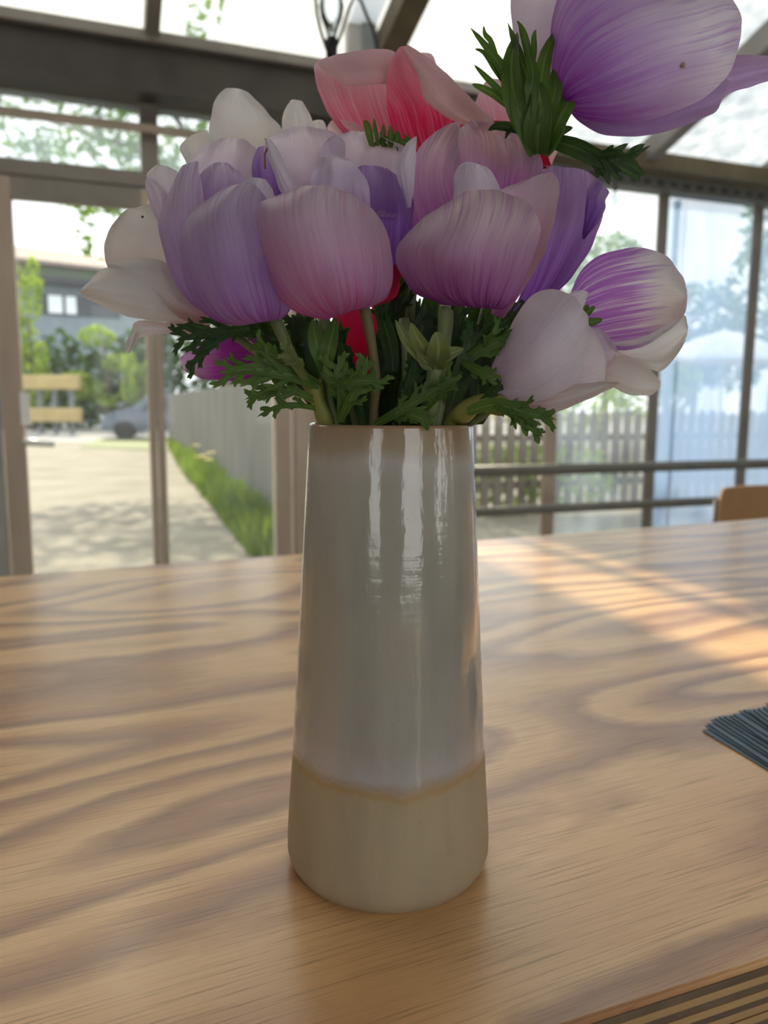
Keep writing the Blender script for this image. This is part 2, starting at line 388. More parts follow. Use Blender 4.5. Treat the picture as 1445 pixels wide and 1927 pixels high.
# ================================================================ SETTING: facade, roof, floor, rear walls
SL, SR = -4.5, 6.5           # ends of the room along the facade
NB = 6.3                     # rear wall distance
zb0 = FS(0, 165)[1]; zb1 = FS(0, 75)[1]      # big beam, lower and upper edge
struct('floor', MB().fbox(SL, SR, 0, NB, -0.12, 0.0), plain('concrete floor', (0.30, 0.29, 0.27), (0.22, 0.21, 0.20), 0.7, 3, bmp=.1))
struct('trim_1', MB().fbox(SL, FS(870, 240)[0], -0.10, 0.22, zb0, zb1), M['beam'])
struct('trim_2', MB().fbox(SL, FS(870, 240)[0], 0.10, 0.26, zb1, zb1+0.05), M['frame'])

olv0, olv1 = FS(1300, 325, .24)[1], FS(1300, 294, .24)[1]
# facade frames, positions read off the photograph on the facade plane
def sx(px, py=900): return FS(px, py)[0]
zhead = FS(120, 383)[1]; zhead2 = FS(120, 345)[1]; ztr0 = FS(120, 312)[1]
sl_out = sx(24, 1070); sl_in = sx(63, 1070)
sm0, sm1 = sx(284, 900), sx(313, 900)
sr_in = sx(516, 900); sr_out = sx(545, 900); sj1 = sx(552, 900); sj2 = sx(585, 900)
door = empty('door_1', FP(sl_out, 0, 0), kind='structure')
def fb(*a): return MB().fbox(*a)
TOPF = zhead2
def leaf_frame(s0, s1, a, b):
    fb(s0, a, -0.03, 0.05, 0.02, TOPF).obj('door_stile', M['frame_tan'], door)
    fb(b, s1, -0.03, 0.05, 0.02, TOPF).obj('door_stile', M['frame_tan'], door)
    fb(a, b, -0.03, 0.05, zhead, TOPF).obj('door_rail', M['frame'], door)
    fb(a, b, -0.03, 0.05, 0.02, 0.22).obj('door_rail', M['frame'], door)
    fb(a, b, 0.004, 0.010, 0.22, zhead).obj('door_pane', M['glass'], door)
smid = (sm0+sm1)/2
leaf_frame(sl_out, smid-0.004, sl_in, sm0)
leaf_frame(smid+0.004, sr_out, sm1, sr_in)
# lock case and lever handle on the left stile
hs, hz = FS(50, 832, 0.08)
lc = fb(FS(38, 770, 0.06)[0], FS(56, 770, 0.06)[0], 0.05, 0.058, FS(40, 800, .06)[1], FS(40, 738, .06)[1]).obj('lock_plate', M['handle'], door)
h = MB().tube([FP(hs, 0.05, hz), FP(hs, 0.10, hz), FP(hs+0.02, 0.115, hz), FP(FS(103, 838, .12)[0], 0.115, hz-0.012)], [0.014, 0.019, 0.020, 0.016], 12).obj('door_handle', M['handle'], door, True)
# jambs and transom
struct('trim_3', fb(SL, sl_out-0.012, -0.05, 0.06, 0, zb0), plain('pale grey jamb', (0.46, 0.44, 0.41), (0.38, 0.36, 0.34), .5))
fbm = fb(sj1, sj2+0.05, -0.06, 0.07, 0, zb0); struct('trim_4', fbm, M['frame_tan'])
struct('trim_5', fb(SL, sr_out, -0.05, 0.05, zhead2+0.012, ztr0), M['frame'])
t0, t1 = FS(263, 260)[0], FS(296, 260)[0]
struct('trim_6', fb(t0, t1, -0.05, 0.05, ztr0, zb0), M['frame'])
bz = FS(130, 222, .10)[1]
struct('trim_7', fb(SL, 0.3, 0.06, 0.10, bz-0.018, bz+0.018), M['frame_tan'])
win1 = empty('window_1', FP(-2, 0, ztr0), kind='structure')
fb(sl_out-.2, t0, 0.0, 0.006, ztr0, zb0).obj('window_pane', M['glass_mid'], win1)
fb(t1, sj1, 0.0, 0.006, ztr0, zb0).obj('window_pane', M['glass_mid'], win1)

# right-hand glazing
zg = FS(1253, 359, .10)[1]
posts = [(1018, 1044, 900, 'frame_tan'), (1205, 1226, 980, 'frame'), (1384, 1404, 860, 'frame')]
ps = []
for a, b, y, mm in posts: ps.append((sx(a, y), sx(b, y), mm))
step = ps[2][0]-ps[1][0]
ps += [(ps[2][0]+step*k, ps[2][1]+step*k, 'frame_tan') for k in (1, 2, 3)]
gw = empty('window_2', FP(ps[0][0], 0, 0), kind='structure')
for a, b, mm in ps:
    lean = -0.0
    fb(a+.008, b-.014, -0.005, 0.02, 0, zg).obj('window_mullion', M[mm], gw)
e0 = sj2+0.05
edges = [(e0, ps[0][0], 'glass')] + [(ps[i][1], ps[i+1][0], 'glass_mid' if i == 0 else 'glass_hazy') for i in range(len(ps)-1)]
for a, b, g in edges:
    fb(a, b, 0.0, 0.006, 0.05, zg).obj('window_pane', M[g], gw)
a = sx(1284, 420); fb(a, a+0.03, -0.10, -0.06, 0, zg).obj('window_mullion', plain('blue grey outer post', (0.40, 0.47, 0.55), None, .5), gw)
# perforated lintel with two rows of oval holes
lint = empty('trim_8', FP(ps[0][0], 0.1, zg), kind='structure')
zl1 = FS(1230, 318)[1]
fb(sj2+0.05, SR, -0.02, 0.10, zg, olv0+0.02).obj('lintel_beam', M['galv'], lint)
hb = MB()
for r in range(2):
    zc = zg+0.045+0.062*r
    for k in range(60):
        s_ = e0+0.06+0.108*k+(0.054 if r else 0)
        if s_ > SR-0.1: break
        c0 = len(hb.v)
        for q in range(10):
            th = 2*math.pi*q/10; hb.v.append(FP(s_+0.033*math.cos(th), 0.1025, zc+0.017*math.sin(th)))
        for q in range(10):
            th = 2*math.pi*q/10; hb.v.append(FP(s_+0.030*math.cos(th), 0.101, zc+0.016*math.sin(th)))
        hb.f += [(c0+q, c0+(q+1) % 10, c0+10+(q+1) % 10, c0+10+q) for q in range(10)] + [tuple(c0+10+q for q in range(10))]
hb.obj('lintel_hole', M['hole'], lint, kind='stuff')
struct('trim_9', fb(FS(870, 240)[0], SR, 0.05, 0.24, olv0, olv1), M['olive'])

# railing in front of the glazing: two tubes and uprights
rl = empty('railing', FP(sj2, 0.18, 0), 'grey steel railing with two horizontal tubes in front of the right-hand glazing', 'railing')
z1 = FS(1170, 880, .18)[1]; z2 = FS(1170, 951, .18)[1]
for zz, rr in ((z1, 0.036), (z2, 0.032)):
    MB().tube([FP(sj2+0.1, .18, zz), FP(SR, .18, zz)], rr, 14).obj('rail_tube', M['rail'], rl, True)
for k in range(3):
    s_ = ps[2][0]+0.9+1.3*k
    MB().tube([FP(s_, .18, 0), FP(s_, .18, z1)], 0.02, 10).obj('rail_post', M['rail'], rl, True)
MB().tube([FP(sj2+0.12, .18, 0), FP(sj2+0.12, .18, z1)], 0.02, 10).obj('rail_post', M['rail'], rl, True)

# roof: sheets on rafters, rising from the beam towards the room
RS = math.tan(R(18))
DZR = 0.0
def RF(s, n, dz=0): return FP(s, n, zb1+0.10+RS*n+dz-DZR)
def rbox(s0, s1, n0, n1, d0, d1):
    return MB().hexa([RF(s0, n0, d0), RF(s1, n0, d0), RF(s1, n1, d0), RF(s0, n1, d0), RF(s0, n0, d1), RF(s1, n0, d1), RF(s1, n1, d1), RF(s0, n1, d1)])
def roof_s(px, py):     # s,n where a pixel ray meets the roof plane
    r = ray(px, py); p0 = RF(0, 0); nrm = FD.cross(RF(0, 1)-RF(0, 0))
    t = (p0-CAMLOC).dot(nrm)/r.dot(nrm); p = CAMLOC+r*t
    return (p-FO).dot(FD), (p-FO).dot(FN)
roof = empty('ceiling', FP(0, 0, zb1), kind='structure')
raf = [roof_s(282, 40)[0], roof_s(714, 95)[0], roof_s(905, 200)[0]]
wid = [0.07, 0.13, 0.05]
print('rafters', raf, 'zb', zb0, zb1, zg)
s = raf[2]
while s < SR-1.2: s += 1.05; raf.append(s); wid.append(0.08)
s = raf[0]
while s > SL+1: s -= 1.05; raf.append(s); wid.append(0.07)
for s, w_ in zip(raf, wid):
    DZR = zb1+0.10-olv1-0.02 if s > raf[2]-.3 else 0.0
    rbox(s-w_/2, s+w_/2, 0.0, 2.9, -0.16, -0.02).obj('rafter', M['frame'] if w_ < .12 else M['olive'], roof)
ss = sorted(raf)
ss = [SL]+ss+[SR]
STREAK = -1.10
k = 0
for a, b in zip(ss[:-1], ss[1:]):
    if b-a < 0.1: continue
    mid = (a+b)/2
    DZR = zb1+0.10-olv1 if mid > raf[2] else 0.0
    g = M['roof_clear'] if mid < raf[2] else M['roof']
    cuts = [a, b]
    for g0, g1 in ((-1.155, -1.045), (-1.01, -0.985)):      # unseen clear slots, added so that sun streaks reach the table
        if a < g0 < b:
            rbox(g0, g1, -0.25, 2.9, 0.0, 0.006).obj('streak_slot', M['glass'], roof); cuts += [g0, g1]
    cuts.sort()
    for c0, c1 in zip(cuts[0::2], cuts[1::2]):
        rbox(c0, c1, -0.25, 2.9, 0.0, 0.006).obj('roof_sheet', g, roof)
DZR = 0.0
# upper roof (behind the first bay): boarded with translucent sheets
for j in range(4):
    rbox(SL, SR, 2.9+j*1.0, 2.9+j*1.0+0.09, -0.22, -0.02).obj('purlin', M['olive'], roof)
struct('wall_left', fb(SL-0.1, SL, 0, NB, 0, zb1+0.1+RS*NB), plain('left plaster', (0.55, 0.54, 0.50), None, .8))
struct('wall_right', fb(SR, SR+0.1, 0, NB, 0, zb1+0.1+RS*NB), plain('right plaster', (0.55, 0.54, 0.50), None, .8))
# rear wall with a band of windows
wb = plain('rear plaster', (0.50, 0.48, 0.44), None, .85)
ZT = zb1+0.1+RS*NB
rear = empty('wall_rear', FP(0, NB, 0), kind='structure')
fb(SL, SR, NB, NB+.15, 0, 0.9).obj('wall_panel', wb, rear)
fb(SL, SR, NB, NB+.15, 2.5, ZT).obj('wall_panel', wb, rear)
s = SL
for (a, b) in ((-4.5, -3.9), (-2.9, -1.7), (-0.7, 0.4), (1.1, 1.3), (2.0, 3.6), (4.6, 6.5)):
    fb(a, b, NB, NB+.15, 0.9, 2.5).obj('wall_panel', wb, rear)

# boarded roof over the rear half of the room
rb_m = plain('stained roof boarding', (0.30, 0.25, 0.19), (.24, .20, .15), .8)
k = 0; n_ = 2.9
while n_ < NB:
    rbox(SL, SR, n_+.004, min(n_+.42, NB+.2), 0.0, 0.03+.004*(k % 2)).obj('roof_board', rb_m, roof); n_ += .42; k += 1

# ================================================================ OUTSIDE
def ground_mat():
    m, t = mat('gravel yard'); c = coords(t); v = c['Object']
    n = noise_(t, v, 1.2, 4); n2 = noise_(t, v, 40, 3)
    col = ramp(t, n, [(0.3, (0.21, 0.185, 0.135)), (0.7, (0.32, 0.285, 0.215))])
    col = mix(t, 1.0, col, ramp(t, n2, [(0.3, (0.75, 0.75, 0.75)), (0.7, (1.1, 1.1, 1.1))]), 'MULTIPLY')
    b = nd(t, 'ShaderNodeBsdfPrincipled'); lk(t, col, b.inputs['Base Color']); b.inputs['Roughness'].default_value = 0.9
    out(t, b.outputs[0]); return m
struct('trim_10', MB().box((0, 60, -0.06), (160, 130, 0.1)), ground_mat()).name = 'ground'
def gp(px, py, z=0.0): return HZ(px, py, z)
def strip(name, pts, z, m, kind='structure'):
    vs = [Vector((p.x, p.y, z)) for p in pts]; n = len(vs)
    vs2 = [v-Vector((0, 0, 0.05)) for v in vs]
    fs = [tuple(range(n)), tuple(reversed(range(n, 2*n)))] + [(i, i+n, (i+1) % n+n, (i+1) % n) for i in range(n)]
    o = link(name, mesh(name, vs+vs2, fs), m); o['kind'] = kind; return o
strip('road', [gp(-300, 832), gp(1700, 836), gp(2200, 797), gp(-600, 795)], 0.004, plain('pale asphalt road', (0.36, 0.34, 0.32), (0.30, 0.29, 0.27), .9))
grass_m = plain('grass', (0.17, 0.22, 0.05), (0.09, 0.10, 0.04), .8, 3)
strip('verge', [gp(150, 842), gp(420, 852), gp(420, 822), gp(190, 826)], 0.012, grass_m)
strip('verge', [gp(515, 1080), gp(700, 1080), gp(560, 900), gp(360, 838), gp(330, 848), gp(420, 930)], 0.012, grass_m)

def leaves(name, cells, m, parent, n, size, seed=1, flat=False):
    """small bent leaves scattered through ellipsoids; one mesh"""
    rnd = random.Random(seed); vs = []; fs = []
    tot = sum(c[3]*c[4]*c[5] for c in cells)
    for (x, y, z, a, b, c) in cells:
        for _ in range(max(3, int(n*a*b*c/tot))):
            while True:
                p = Vector((rnd.uniform(-1, 1), rnd.uniform(-1, 1), rnd.uniform(-1, 1)))
                if p.length <= 1: break
            p = p.normalized()*(p.length**0.5)
            q = Vector((x+p.x*a, y+p.y*b, z+p.z*c))
            u = Vector((rnd.gauss(0, 1), rnd.gauss(0, 1), rnd.gauss(0, .6))).normalized(); v = u.orthogonal().normalized()
            v = (v*math.cos(rnd.random()*3)+u.cross(v)*math.sin(rnd.random()*3)).normalized()
            s_ = size*rnd.uniform(.6, 1.3); k = len(vs)
            nn = u.cross(v)*s_*.15
            vs += [q-u*s_, q+v*s_*.45+nn, q+u*s_, q-v*s_*.45+nn]; fs += [(k, k+1, k+2), (k, k+2, k+3)]
    return link(name, mesh(name, vs, fs), m, parent, kind='stuff')
def foliage_mat(name, c1, c2):
    m, t = mat(name); c = coords(t)
    n = noise_(t, c['Object'], 1.5, 4)
    col = ramp(t, n, [(0.3, c2), (0.7, c1)])
    df = nd(t, 'ShaderNodeBsdfDiffuse'); tl = nd(t, 'ShaderNodeBsdfTranslucent'); lk(t, col, df.inputs[0])
    lk(t, mix(t, 1.0, col, (1.5, 1.6, 0.7), 'MULTIPLY'), tl.inputs[0])
    ms = nd(t, 'ShaderNodeMixShader'); ms.inputs[0].default_value = .45; lk(t, df.outputs[0], ms.inputs[1]); lk(t, tl.outputs[0], ms.inputs[2])
    out(t, ms.outputs[0]); return m
fol_dark = foliage_mat('dark hedge leaves', (0.06, 0.12, 0.04), (0.025, 0.055, 0.025))
fol_mid = foliage_mat('green leaves', (0.16, 0.25, 0.05), (0.07, 0.13, 0.03))
fol_lime = foliage_mat('lime leaves', (0.34, 0.42, 0.09), (0.16, 0.24, 0.05))
bark = plain('bark', (0.14, 0.10, 0.07), (0.07, 0.05, 0.04), .9, 12)
def at(px, py, depth): return P(px, py, depth)

def tree(name, label, px, depth, h, crown, m, n, size, seed, trunk=True, group=None):
    b = at(px, 760, depth); base = Vector((b.x, b.y, 0))
    e = empty(name, base, label, 'tree', group)
    if trunk:
        top = base+Vector((0.2, 0, h*.75)); r0 = h*.022
        MB().tube([base, base+Vector((.1, 0, h*.3)), base+Vector((0, .1, h*.55)), top], [r0, r0*.8, r0*.6, r0*.25], 8).obj('trunk', bark, e, True)
        br = MB(); rnd = random.Random(seed)
        for c in crown:
            q = base+Vector((c[0], c[1], c[2])); st = base+Vector((0.05, 0.05, min(h*.6, max(h*.3, c[2]-1))))
            br.tube([st, (st+q)/2+Vector((0, 0, .2)), q], [r0*.45, r0*.3, r0*.1], 6)
        br.obj('branches', bark, e, True)
    cells = [(base.x+c[0], base.y+c[1], base.z+c[2], c[3], c[4], c[5]) for c in crown]
    leaves('foliage', cells, m, e, n, size, seed)
    return e
# yard tree whose boughs show in the transoms and throw shade on the gravel
tree('yard_tree', 'loose green tree over the gravel yard, boughs showing through the transom windows', 420, 15, 8.5,
     [(-2.2, 0, 5.6, 1.6, 1.4, .8), (-3.4, .5, 6.6, 1.2, 1.2, .7), (-.6, 0, 6.2, 1.6, 1.5, .9), (1.2, 0, 5.8, 1.6, 1.4, .9), (-1.8, 1, 7.8, 1.5, 1.4, .8),
      (.4, .5, 7.8, 1.6, 1.4, .8), (-1.9, -.5, 4.35, .7, .8, .6), (2.8, 0, 6.6, 1.3, 1.2, .8), (-0.2, -1, 4.9, 1.2, 1, .5)], fol_mid, 2600, 0.13, 3)
hb0 = at(-60, 760, 36); hb1 = at(700, 760, 36)
hedge = empty('hedge', Vector((hb0.x, hb0.y, 0)), 'long dark green hedge beyond the road behind the parked car', 'hedge')
cells = []
for i in range(18):
    q = hb0.lerp(hb1, i/17); cells.append((q.x, q.y, 2.0, 1.3, 1.0, 2.2+.4*math.sin(i*2)+(1.2 if i > 7 else 0)))
leaves('foliage', cells, fol_dark, hedge, 9500, 0.24, 5)
for j, (px, py, rx, rz, lb) in enumerate(((195, 635, 1.5, .75, 'bright lime shrub rising over the hedge in front of the house'),
                                          (52, 590, .55, 2.6, 'tall lime bush at the left edge of the door glass'),
                                          (262, 690, .45, 1.2, 'lime shrub just left of the middle door stile above the car'))):
    q = at(px, py, 34-j)
    e = empty('shrub', Vector((q.x, q.y, 0)), lb, 'shrub')
    MB().tube([(q.x, q.y, 0), (q.x+.1, q.y, q.z*.6), (q.x, q.y, q.z)], [.09, .07, .03], 7).obj('stem', bark, e, True)
    rr = random.Random(30+j)
    cl = [(q.x+rr.uniform(-1, 1)*rx, q.y+rr.uniform(-.4, .4), q.z*rr.uniform(.25, 1.0)+rr.uniform(-.2, .5)*rz, rx*rr.uniform(.3, .55), .5, rz*rr.uniform(.3, .6)) for _ in range(9)]
    leaves('foliage', cl, fol_lime, e, 1300, 0.15, 20+j)

# house
def house():
    D = 46
    a = at(-40, 760, D); b = at(330, 760, D+6)
    base = Vector((a.x, a.y, 0)); e = empty('house', base, 'pale house with a brown roof, dark eave and blue-white window beyond the hedge', 'house')
    d = (b-a); d.z = 0; L = d.length; d.normalize(); nrm = Vector((d.y, -d.x, 0))
    def q(s_, n_, z_): return base+d*s_+nrm*n_+Vector((0, 0, z_))
    def hb_(s0, s1, n0, n1, z0, z1): return MB().hexa([q(s0, n0, z0), q(s1, n0, z0), q(s1, n1, z0), q(s0, n1, z0), q(s0, n0, z1), q(s1, n0, z1), q(s1, n1, z1), q(s0, n1, z1)])
    z_e = at(180, 512, D+3).z; z_e2 = at(180, 545, D+3).z; z_r0 = at(30, 440, D).z
    hb_(0, L, -6, 0, 0, z_e2).obj('wall', plain('pale blue grey render', (0.24, 0.29, 0.33), (0.19, 0.24, 0.27), .8, 2), e)
    hb_(-.3, L+.3, -0.3, 1.0, z_e2, z_e2+.35).obj('fascia', plain('dark eave', (0.05, 0.05, 0.07), None, .6), e)
    hb_(-.3, L+.3, -0.3, .75, z_e2+.35, z_e).obj('gutter_band', plain('green grey band', (0.15, 0.18, 0.14), (.1, .13, .1), .8), e)
    MB().hexa([q(-.5, 1.2, z_e), q(L+.5, 1.2, z_e-.2), q(L+.5, -6.5, z_e), q(-.5, -6.5, z_e), q(-.5, .9, z_e+.3), q(L+.5, .9, z_e), q(L+.5, -3, z_e+1.2), q(-.5, -3, z_r0)]).obj('roof', plain('brown tile roof', (0.24, 0.18, 0.155), (0.17, 0.13, 0.12), .8, 2), e)
    sw = (at(85, 560, D)-base).dot(d)
    wz0, wz1 = at(110, 588, D+1).z, at(110, 552, D+1).z
    f = hb_(sw-.3, sw+4.6, 0, .06, wz0-.1, wz1).obj('window', plain('dark window frame', (0.06, 0.07, 0.09), None, .4), e)
    g = hb_(sw+.3, sw+1.1, .1, .3, wz0, wz1-.1); g.hexa([q(sw+1.3, .1, wz0), q(sw+1.9, .1, wz0), q(sw+1.9, .3, wz0), q(sw+1.3, .3, wz0), q(sw+1.3, .1, wz1-.1), q(sw+1.9, .1, wz1-.1), q(sw+1.9, .3, wz1-.1), q(sw+1.3, .3, wz1-.1)])
    g.obj('pane', plain('pale curtain glass', (0.85, 0.92, 0.97), (.8, .87, .93), .5), f)
house()

# timber height barrier by the road
q0, q1 = at(40, 780, 30), at(152, 780, 30)
tb = empty('timber_barrier', Vector((q0.x, q0.y, 0)), 'two stacked yellowish timber beams on grey posts by the road, behind the door handle', 'barrier')
for y0, y1 in ((706, 733), (768, 794)):
    za, zc = at(100, y1, 30).z, at(100, y0, 30).z
    MB().box(((q0.x+q1.x)/2, q0.y, (za+zc)/2), (q1.x-q0.x, .4, zc-za)).obj('beam', plain('yellow timber', (0.50, 0.38, 0.17), (.38, .28, .12), .7, 2), tb, bevel=.04)
for px in (68, 96, 128):
    q = at(px, 760, 30); MB().box((q.x, q.y+.35, .95), (.14, .2, 1.9)).obj('post', plain('grey post', (0.22, 0.25, 0.27), None, .7), tb)

# concrete wall at the right of the yard
w0 = gp(512, 985); w1 = gp(318, 838)
wd = (w1-w0).normalized(); wl = (w1-w0).length; zt = at(500, 716, w0.y).z
cw = empty('concrete_wall', w0, 'grey concrete boundary wall along the yard seen through the right door leaf', 'wall')
nrm = Vector((-wd.y, wd.x, 0)); k = 0; a = -2.5
conc = plain('weathered concrete', (0.17, 0.155, 0.135), (0.085, 0.09, 0.07), .9, 1.6, stretch=(1, 1, .3))
while a < wl:
    b = min(a+2.4, wl)
    pts = [w0+wd*(a+.01), w0+wd*(b-.01)]
    MB().hexa([pts[0], pts[1], pts[1]-nrm*.2, pts[0]-nrm*.2]+[p+Vector((0, 0, zt)) for p in (pts[0], pts[1], pts[1]-nrm*.2, pts[0]-nrm*.2)]).obj('panel', conc, cw, bevel=.01)
    a = b
# grass clumps and yellow flowers along its foot
gr = MB(); rnd = random.Random(4); poly = [gp(495, 1080), gp(640, 1080), gp(520, 940), gp(350, 838), gp(318, 842), gp(345, 890), gp(405, 960)]
def inside(p):
    c = False; j = len(poly)-1
    for i in range(len(poly)):
        if (poly[i].y > p[1]) != (poly[j].y > p[1]) and p[0] < (poly[j].x-poly[i].x)*(p[1]-poly[i].y)/(poly[j].y-poly[i].y)+poly[i].x: c = not c
        j = i
    return c
vs, fs = [], []; fl = []
xs = [p.x for p in poly]; ys = [p.y for p in poly]; cnt = 0
for _ in range(60000):
    p = (rnd.uniform(min(xs), max(xs)), rnd.uniform(min(ys), max(ys)))
    if not inside(p): continue
    cnt += 1
    if cnt > 9000: break
    hgt = rnd.uniform(.08, .34)*(1+0.5*noise.noise(Vector((p[0], p[1], 0)))); an = rnd.uniform(0, 6.3); wv = .018+p[1]*.0012
    b = Vector((p[0], p[1], 0)); d = Vector((math.cos(an), math.sin(an), 0)); k = len(vs)
    tp = b+Vector((rnd.uniform(-.1, .1), rnd.uniform(-.1, .1), hgt))
    vs += [b-d*wv, b+d*wv, tp]; fs.append((k, k+1, k+2))
g = link('grass_tuft', mesh('grass_tuft', vs, fs), foliage_mat('tall grass', (0.20, 0.27, 0.05), (0.06, 0.11, 0.025)), kind='stuff')
tag(g, 'tall bright green grass along the foot of the concrete wall', 'grass')
fy = plain('yellow blossom', (0.90, 0.70, 0.03), (.8, .6, .02), .6)
for i, (px, py) in enumerate(((376, 850), (382, 872), (372, 880), (390, 893), (380, 860), (395, 885), (368, 868))):
    q = gp(px, py+22); e = empty('yellow_wildflower', q, 'small yellow wildflower in the grass by the concrete wall', 'flower', 'yellow wildflowers by the concrete wall')
    zt_ = .30+.03*i
    MB().tube([q, q+Vector((.02, 0, zt_))], .006, 5).obj('stem', grass_m, e)
    m_ = MB()
    for a_ in range(6):
        th = a_*math.pi/3; c0 = q+Vector((.02, 0, zt_)); u = Vector((math.cos(th), math.sin(th), .3)); v_ = Vector((-math.sin(th), math.cos(th), 0))
        k = len(m_.v); m_.v += [c0, c0+u*.05+v_*.03, c0+u*.09, c0+u*.05-v_*.03]; m_.f.append((k, k+1, k+2, k+3))
    m_.obj('blossom', fy, e)

# parked car
def car():
    q = at(258, 815, 27); base = Vector((q.x, q.y, 0))
    e = empty('parked_car', base, 'grey-blue car parked at the roadside beyond the door, front to the left', 'car')
    prof = [(-1.05, .30), (-1.10, .55), (-1.02, .78), (-.60, .95), (-.12, 1.04), (.45, 1.46), (1.1, 1.56), (2.2, 1.52), (2.95, 1.10), (3.05, .75), (3.0, .32)]
    rot = R(12); ca, sa = math.cos(rot), math.sin(rot)
    def T(x, y, z): return base+Vector((x*ca-y*sa, x*sa+y*ca, z))
    secs = [(-.86, .93), (-.80, 1.0), (.80, 1.0), (.86, .93)]
    vs, fs = [], []
    for (yy, k) in secs:
        for (x, z) in prof:
            tumble = 1-.18*max(0, (z-1.0))/.5
            vs.append(T(x*(.5+.5*k), yy*tumble, .3+(z-.3)*k))
    n = len(prof)
    for i in range(3):
        for j in range(n-1): fs.append((i*n+j, i*n+j+1, (i+1)*n+j+1, (i+1)*n+j))
    fs += [tuple(range(n-1, -1, -1)), tuple(3*n+j for j in range(n))]
    link('body', mesh('body', vs, fs), plain('blue grey car paint', (0.09, 0.11, 0.15), (.08, .10, .13), .25, metal=.3), e, True)
    cg = plain('dark car glass', (0.03, 0.04, 0.05), None, .08)
    MB().hexa([T(-.06, -.70, 1.09), T(-.06, .70, 1.09), T(.02, .70, 1.09), T(.02, -.70, 1.09), T(.42, -.62, 1.46), T(.42, .62, 1.46), T(.46, .62, 1.46), T(.46, -.62, 1.46)]).obj('windscreen', cg, e)
    MB().hexa([T(.25, -.86, 1.03), T(2.6, -.86, 1.08), T(2.6, -.80, 1.08), T(.25, -.80, 1.03), T(.62, -.79, 1.44), T(2.2, -.79, 1.46), T(2.2, -.70, 1.46), T(.62, -.70, 1.44)]).obj('side_window', cg, e)
    for x in (-.35, 2.2):
        for y in (-.84, .84):
            MB().tube([T(x, y-.1, .32), T(x, y+.1, .32)], .32, 18).obj('wheel', M['black'], e)
    for y in (-.6, .6):
        MB().box(T(-1.02, y, .72), (.12, .32, .14), rot).obj('headlight', plain('headlamp', (.8, .85, .9), None, .1), e, bevel=.03)
    MB().box(T(-1.08, 0, .5), (.06, 1.0, .2), rot).obj('grille', M['black'], e)
    MB().box(T(-1.10, 0, .42), (.04, .5, .11), rot).obj('number_plate', M['handle'], e)
car()

# picket fence, trees and highlight canopy beyond the right glazing
pf = empty('picket_fence', FP(-1.2, -3.0, 0), 'weathered grey wooden picket fence outside behind the railing', 'fence')
pm = plain('grey brown picket', (0.22, 0.17, 0.13), (.15, .12, .09), .85, 6, stretch=(1, 1, .2))
zf = at(950, 772, 8).z
s_ = 0.25; i = 0
pk = None
while s_ < 14 and i < 150:
    if pk is None:
        m_ = MB(); m_.hexa([FP(0, -3, .06), FP(.10, -3, .06), FP(.10, -3.03, .06), FP(0, -3.03, .06), FP(0, -3, zf-.06), FP(.10, -3, zf-.06), FP(.10, -3.03, zf-.06), FP(0, -3.03, zf-.06)])
        k = 4; m_.v += [FP(.05, -3, zf), FP(.05, -3.03, zf)]; m_.f += [(4, 5, 8), (7, 6, 9), (4, 8, 9, 7), (5, 6, 9, 8)]
        pkm = mesh('picket', m_.v, m_.f); pkm.materials.append(pm); pk = True
    o = bpy.data.objects.new('picket', pkm); COL.objects.link(o); o.parent = pf; o.location = -pf.location+FD*s_+Vector((0, 0, random.uniform(-.02, .03)))
    s_ += .155+random.uniform(-.008, .008); i += 1
for zz in (.32, zf-.35):
    fb(0.2, 14, -3.09, -3.03, zz, zz+.08).obj('fence_rail', pm, pf)
# low plants in front of pickets
for i, (px, g_) in enumerate(((920, 'a'), (985, 'b'), (1075, 'c'))):
    q = at(px, 960, 8.6); q.z = 0
    e = empty('low_plant', q, ['leafy green plant behind the pickets just right of the vase', 'leafy green plant behind the pickets near the timber post', 'leafy green plant behind the hazy pane right of the timber post'][i], 'plant')
    leaves('foliage', [(q.x, q.y+.3, .45, .55, .3, .4)], fol_lime, e, 260, 0.07, 60+i)
    MB().tube([q+Vector((0, .3, 0)), q+Vector((.05, .3, .5))], .012, 5).obj('stem', bark, e)
tree('garden_tree', 'round blue-green tree beyond the fence left of the bright highlight', 1300, 24, 5, [(0, 0, 3.4, 1.6, 1.3, 1.6), (-1.0, 0, 2.6, 1.3, 1.2, 1.2), (1.2, 0, 2.8, 1.2, 1.2, 1.1)], fol_mid, 2200, .16, 9)
tree('garden_tree', 'dark tree top behind the purple petals at the upper right pane', 1135, 26, 7.5, [(0, 0, 5.6, 1.3, 1.3, 1.3), (-1.2, 0, 4.6, 1.5, 1.3, 1.4), (.4, 0, 3.4, 1.2, 1, 1.4)], fol_mid, 2000, .16, 10)
tree('garden_tree', 'loose tall tree at the right edge of the photo beyond the glazing', 1450, 22, 8, [(0, 0, 6.2, 1.1, 1.1, 1.4), (-.6, 0, 4.6, .9, 1, 1.2), (.8, 0, 3.4, 1.2, 1, 1.4)], fol_mid, 1300, .16, 11)
tree('garden_tree', 'low green bush mass beyond the fence right of the vase', 1010, 20, 3, [(-1, 0, 1.8, 1.5, 1, 1.2), (1.2, 0, 1.6, 1.4, 1, 1.1), (2.9, 0, 1.9, 1.3, 1, 1.0)], fol_lime, 1800, .13, 12)
q = at(1362, 655, 12); par = empty('highlight_canopy', Vector((q.x, q.y, 0)), 'white canopy on a pole beyond the fence, added in place of a bright highlight', 'highlight canopy')  # white canopy added to stand in for a bright sun highlight
MB().lathe([(1.02, -.22), (.98, -.16), (.7, .02), (.4, .16), (.02, .27)], q, 16).obj('canopy', plain('white canvas', (.9, .88, .84), None, .7), par)
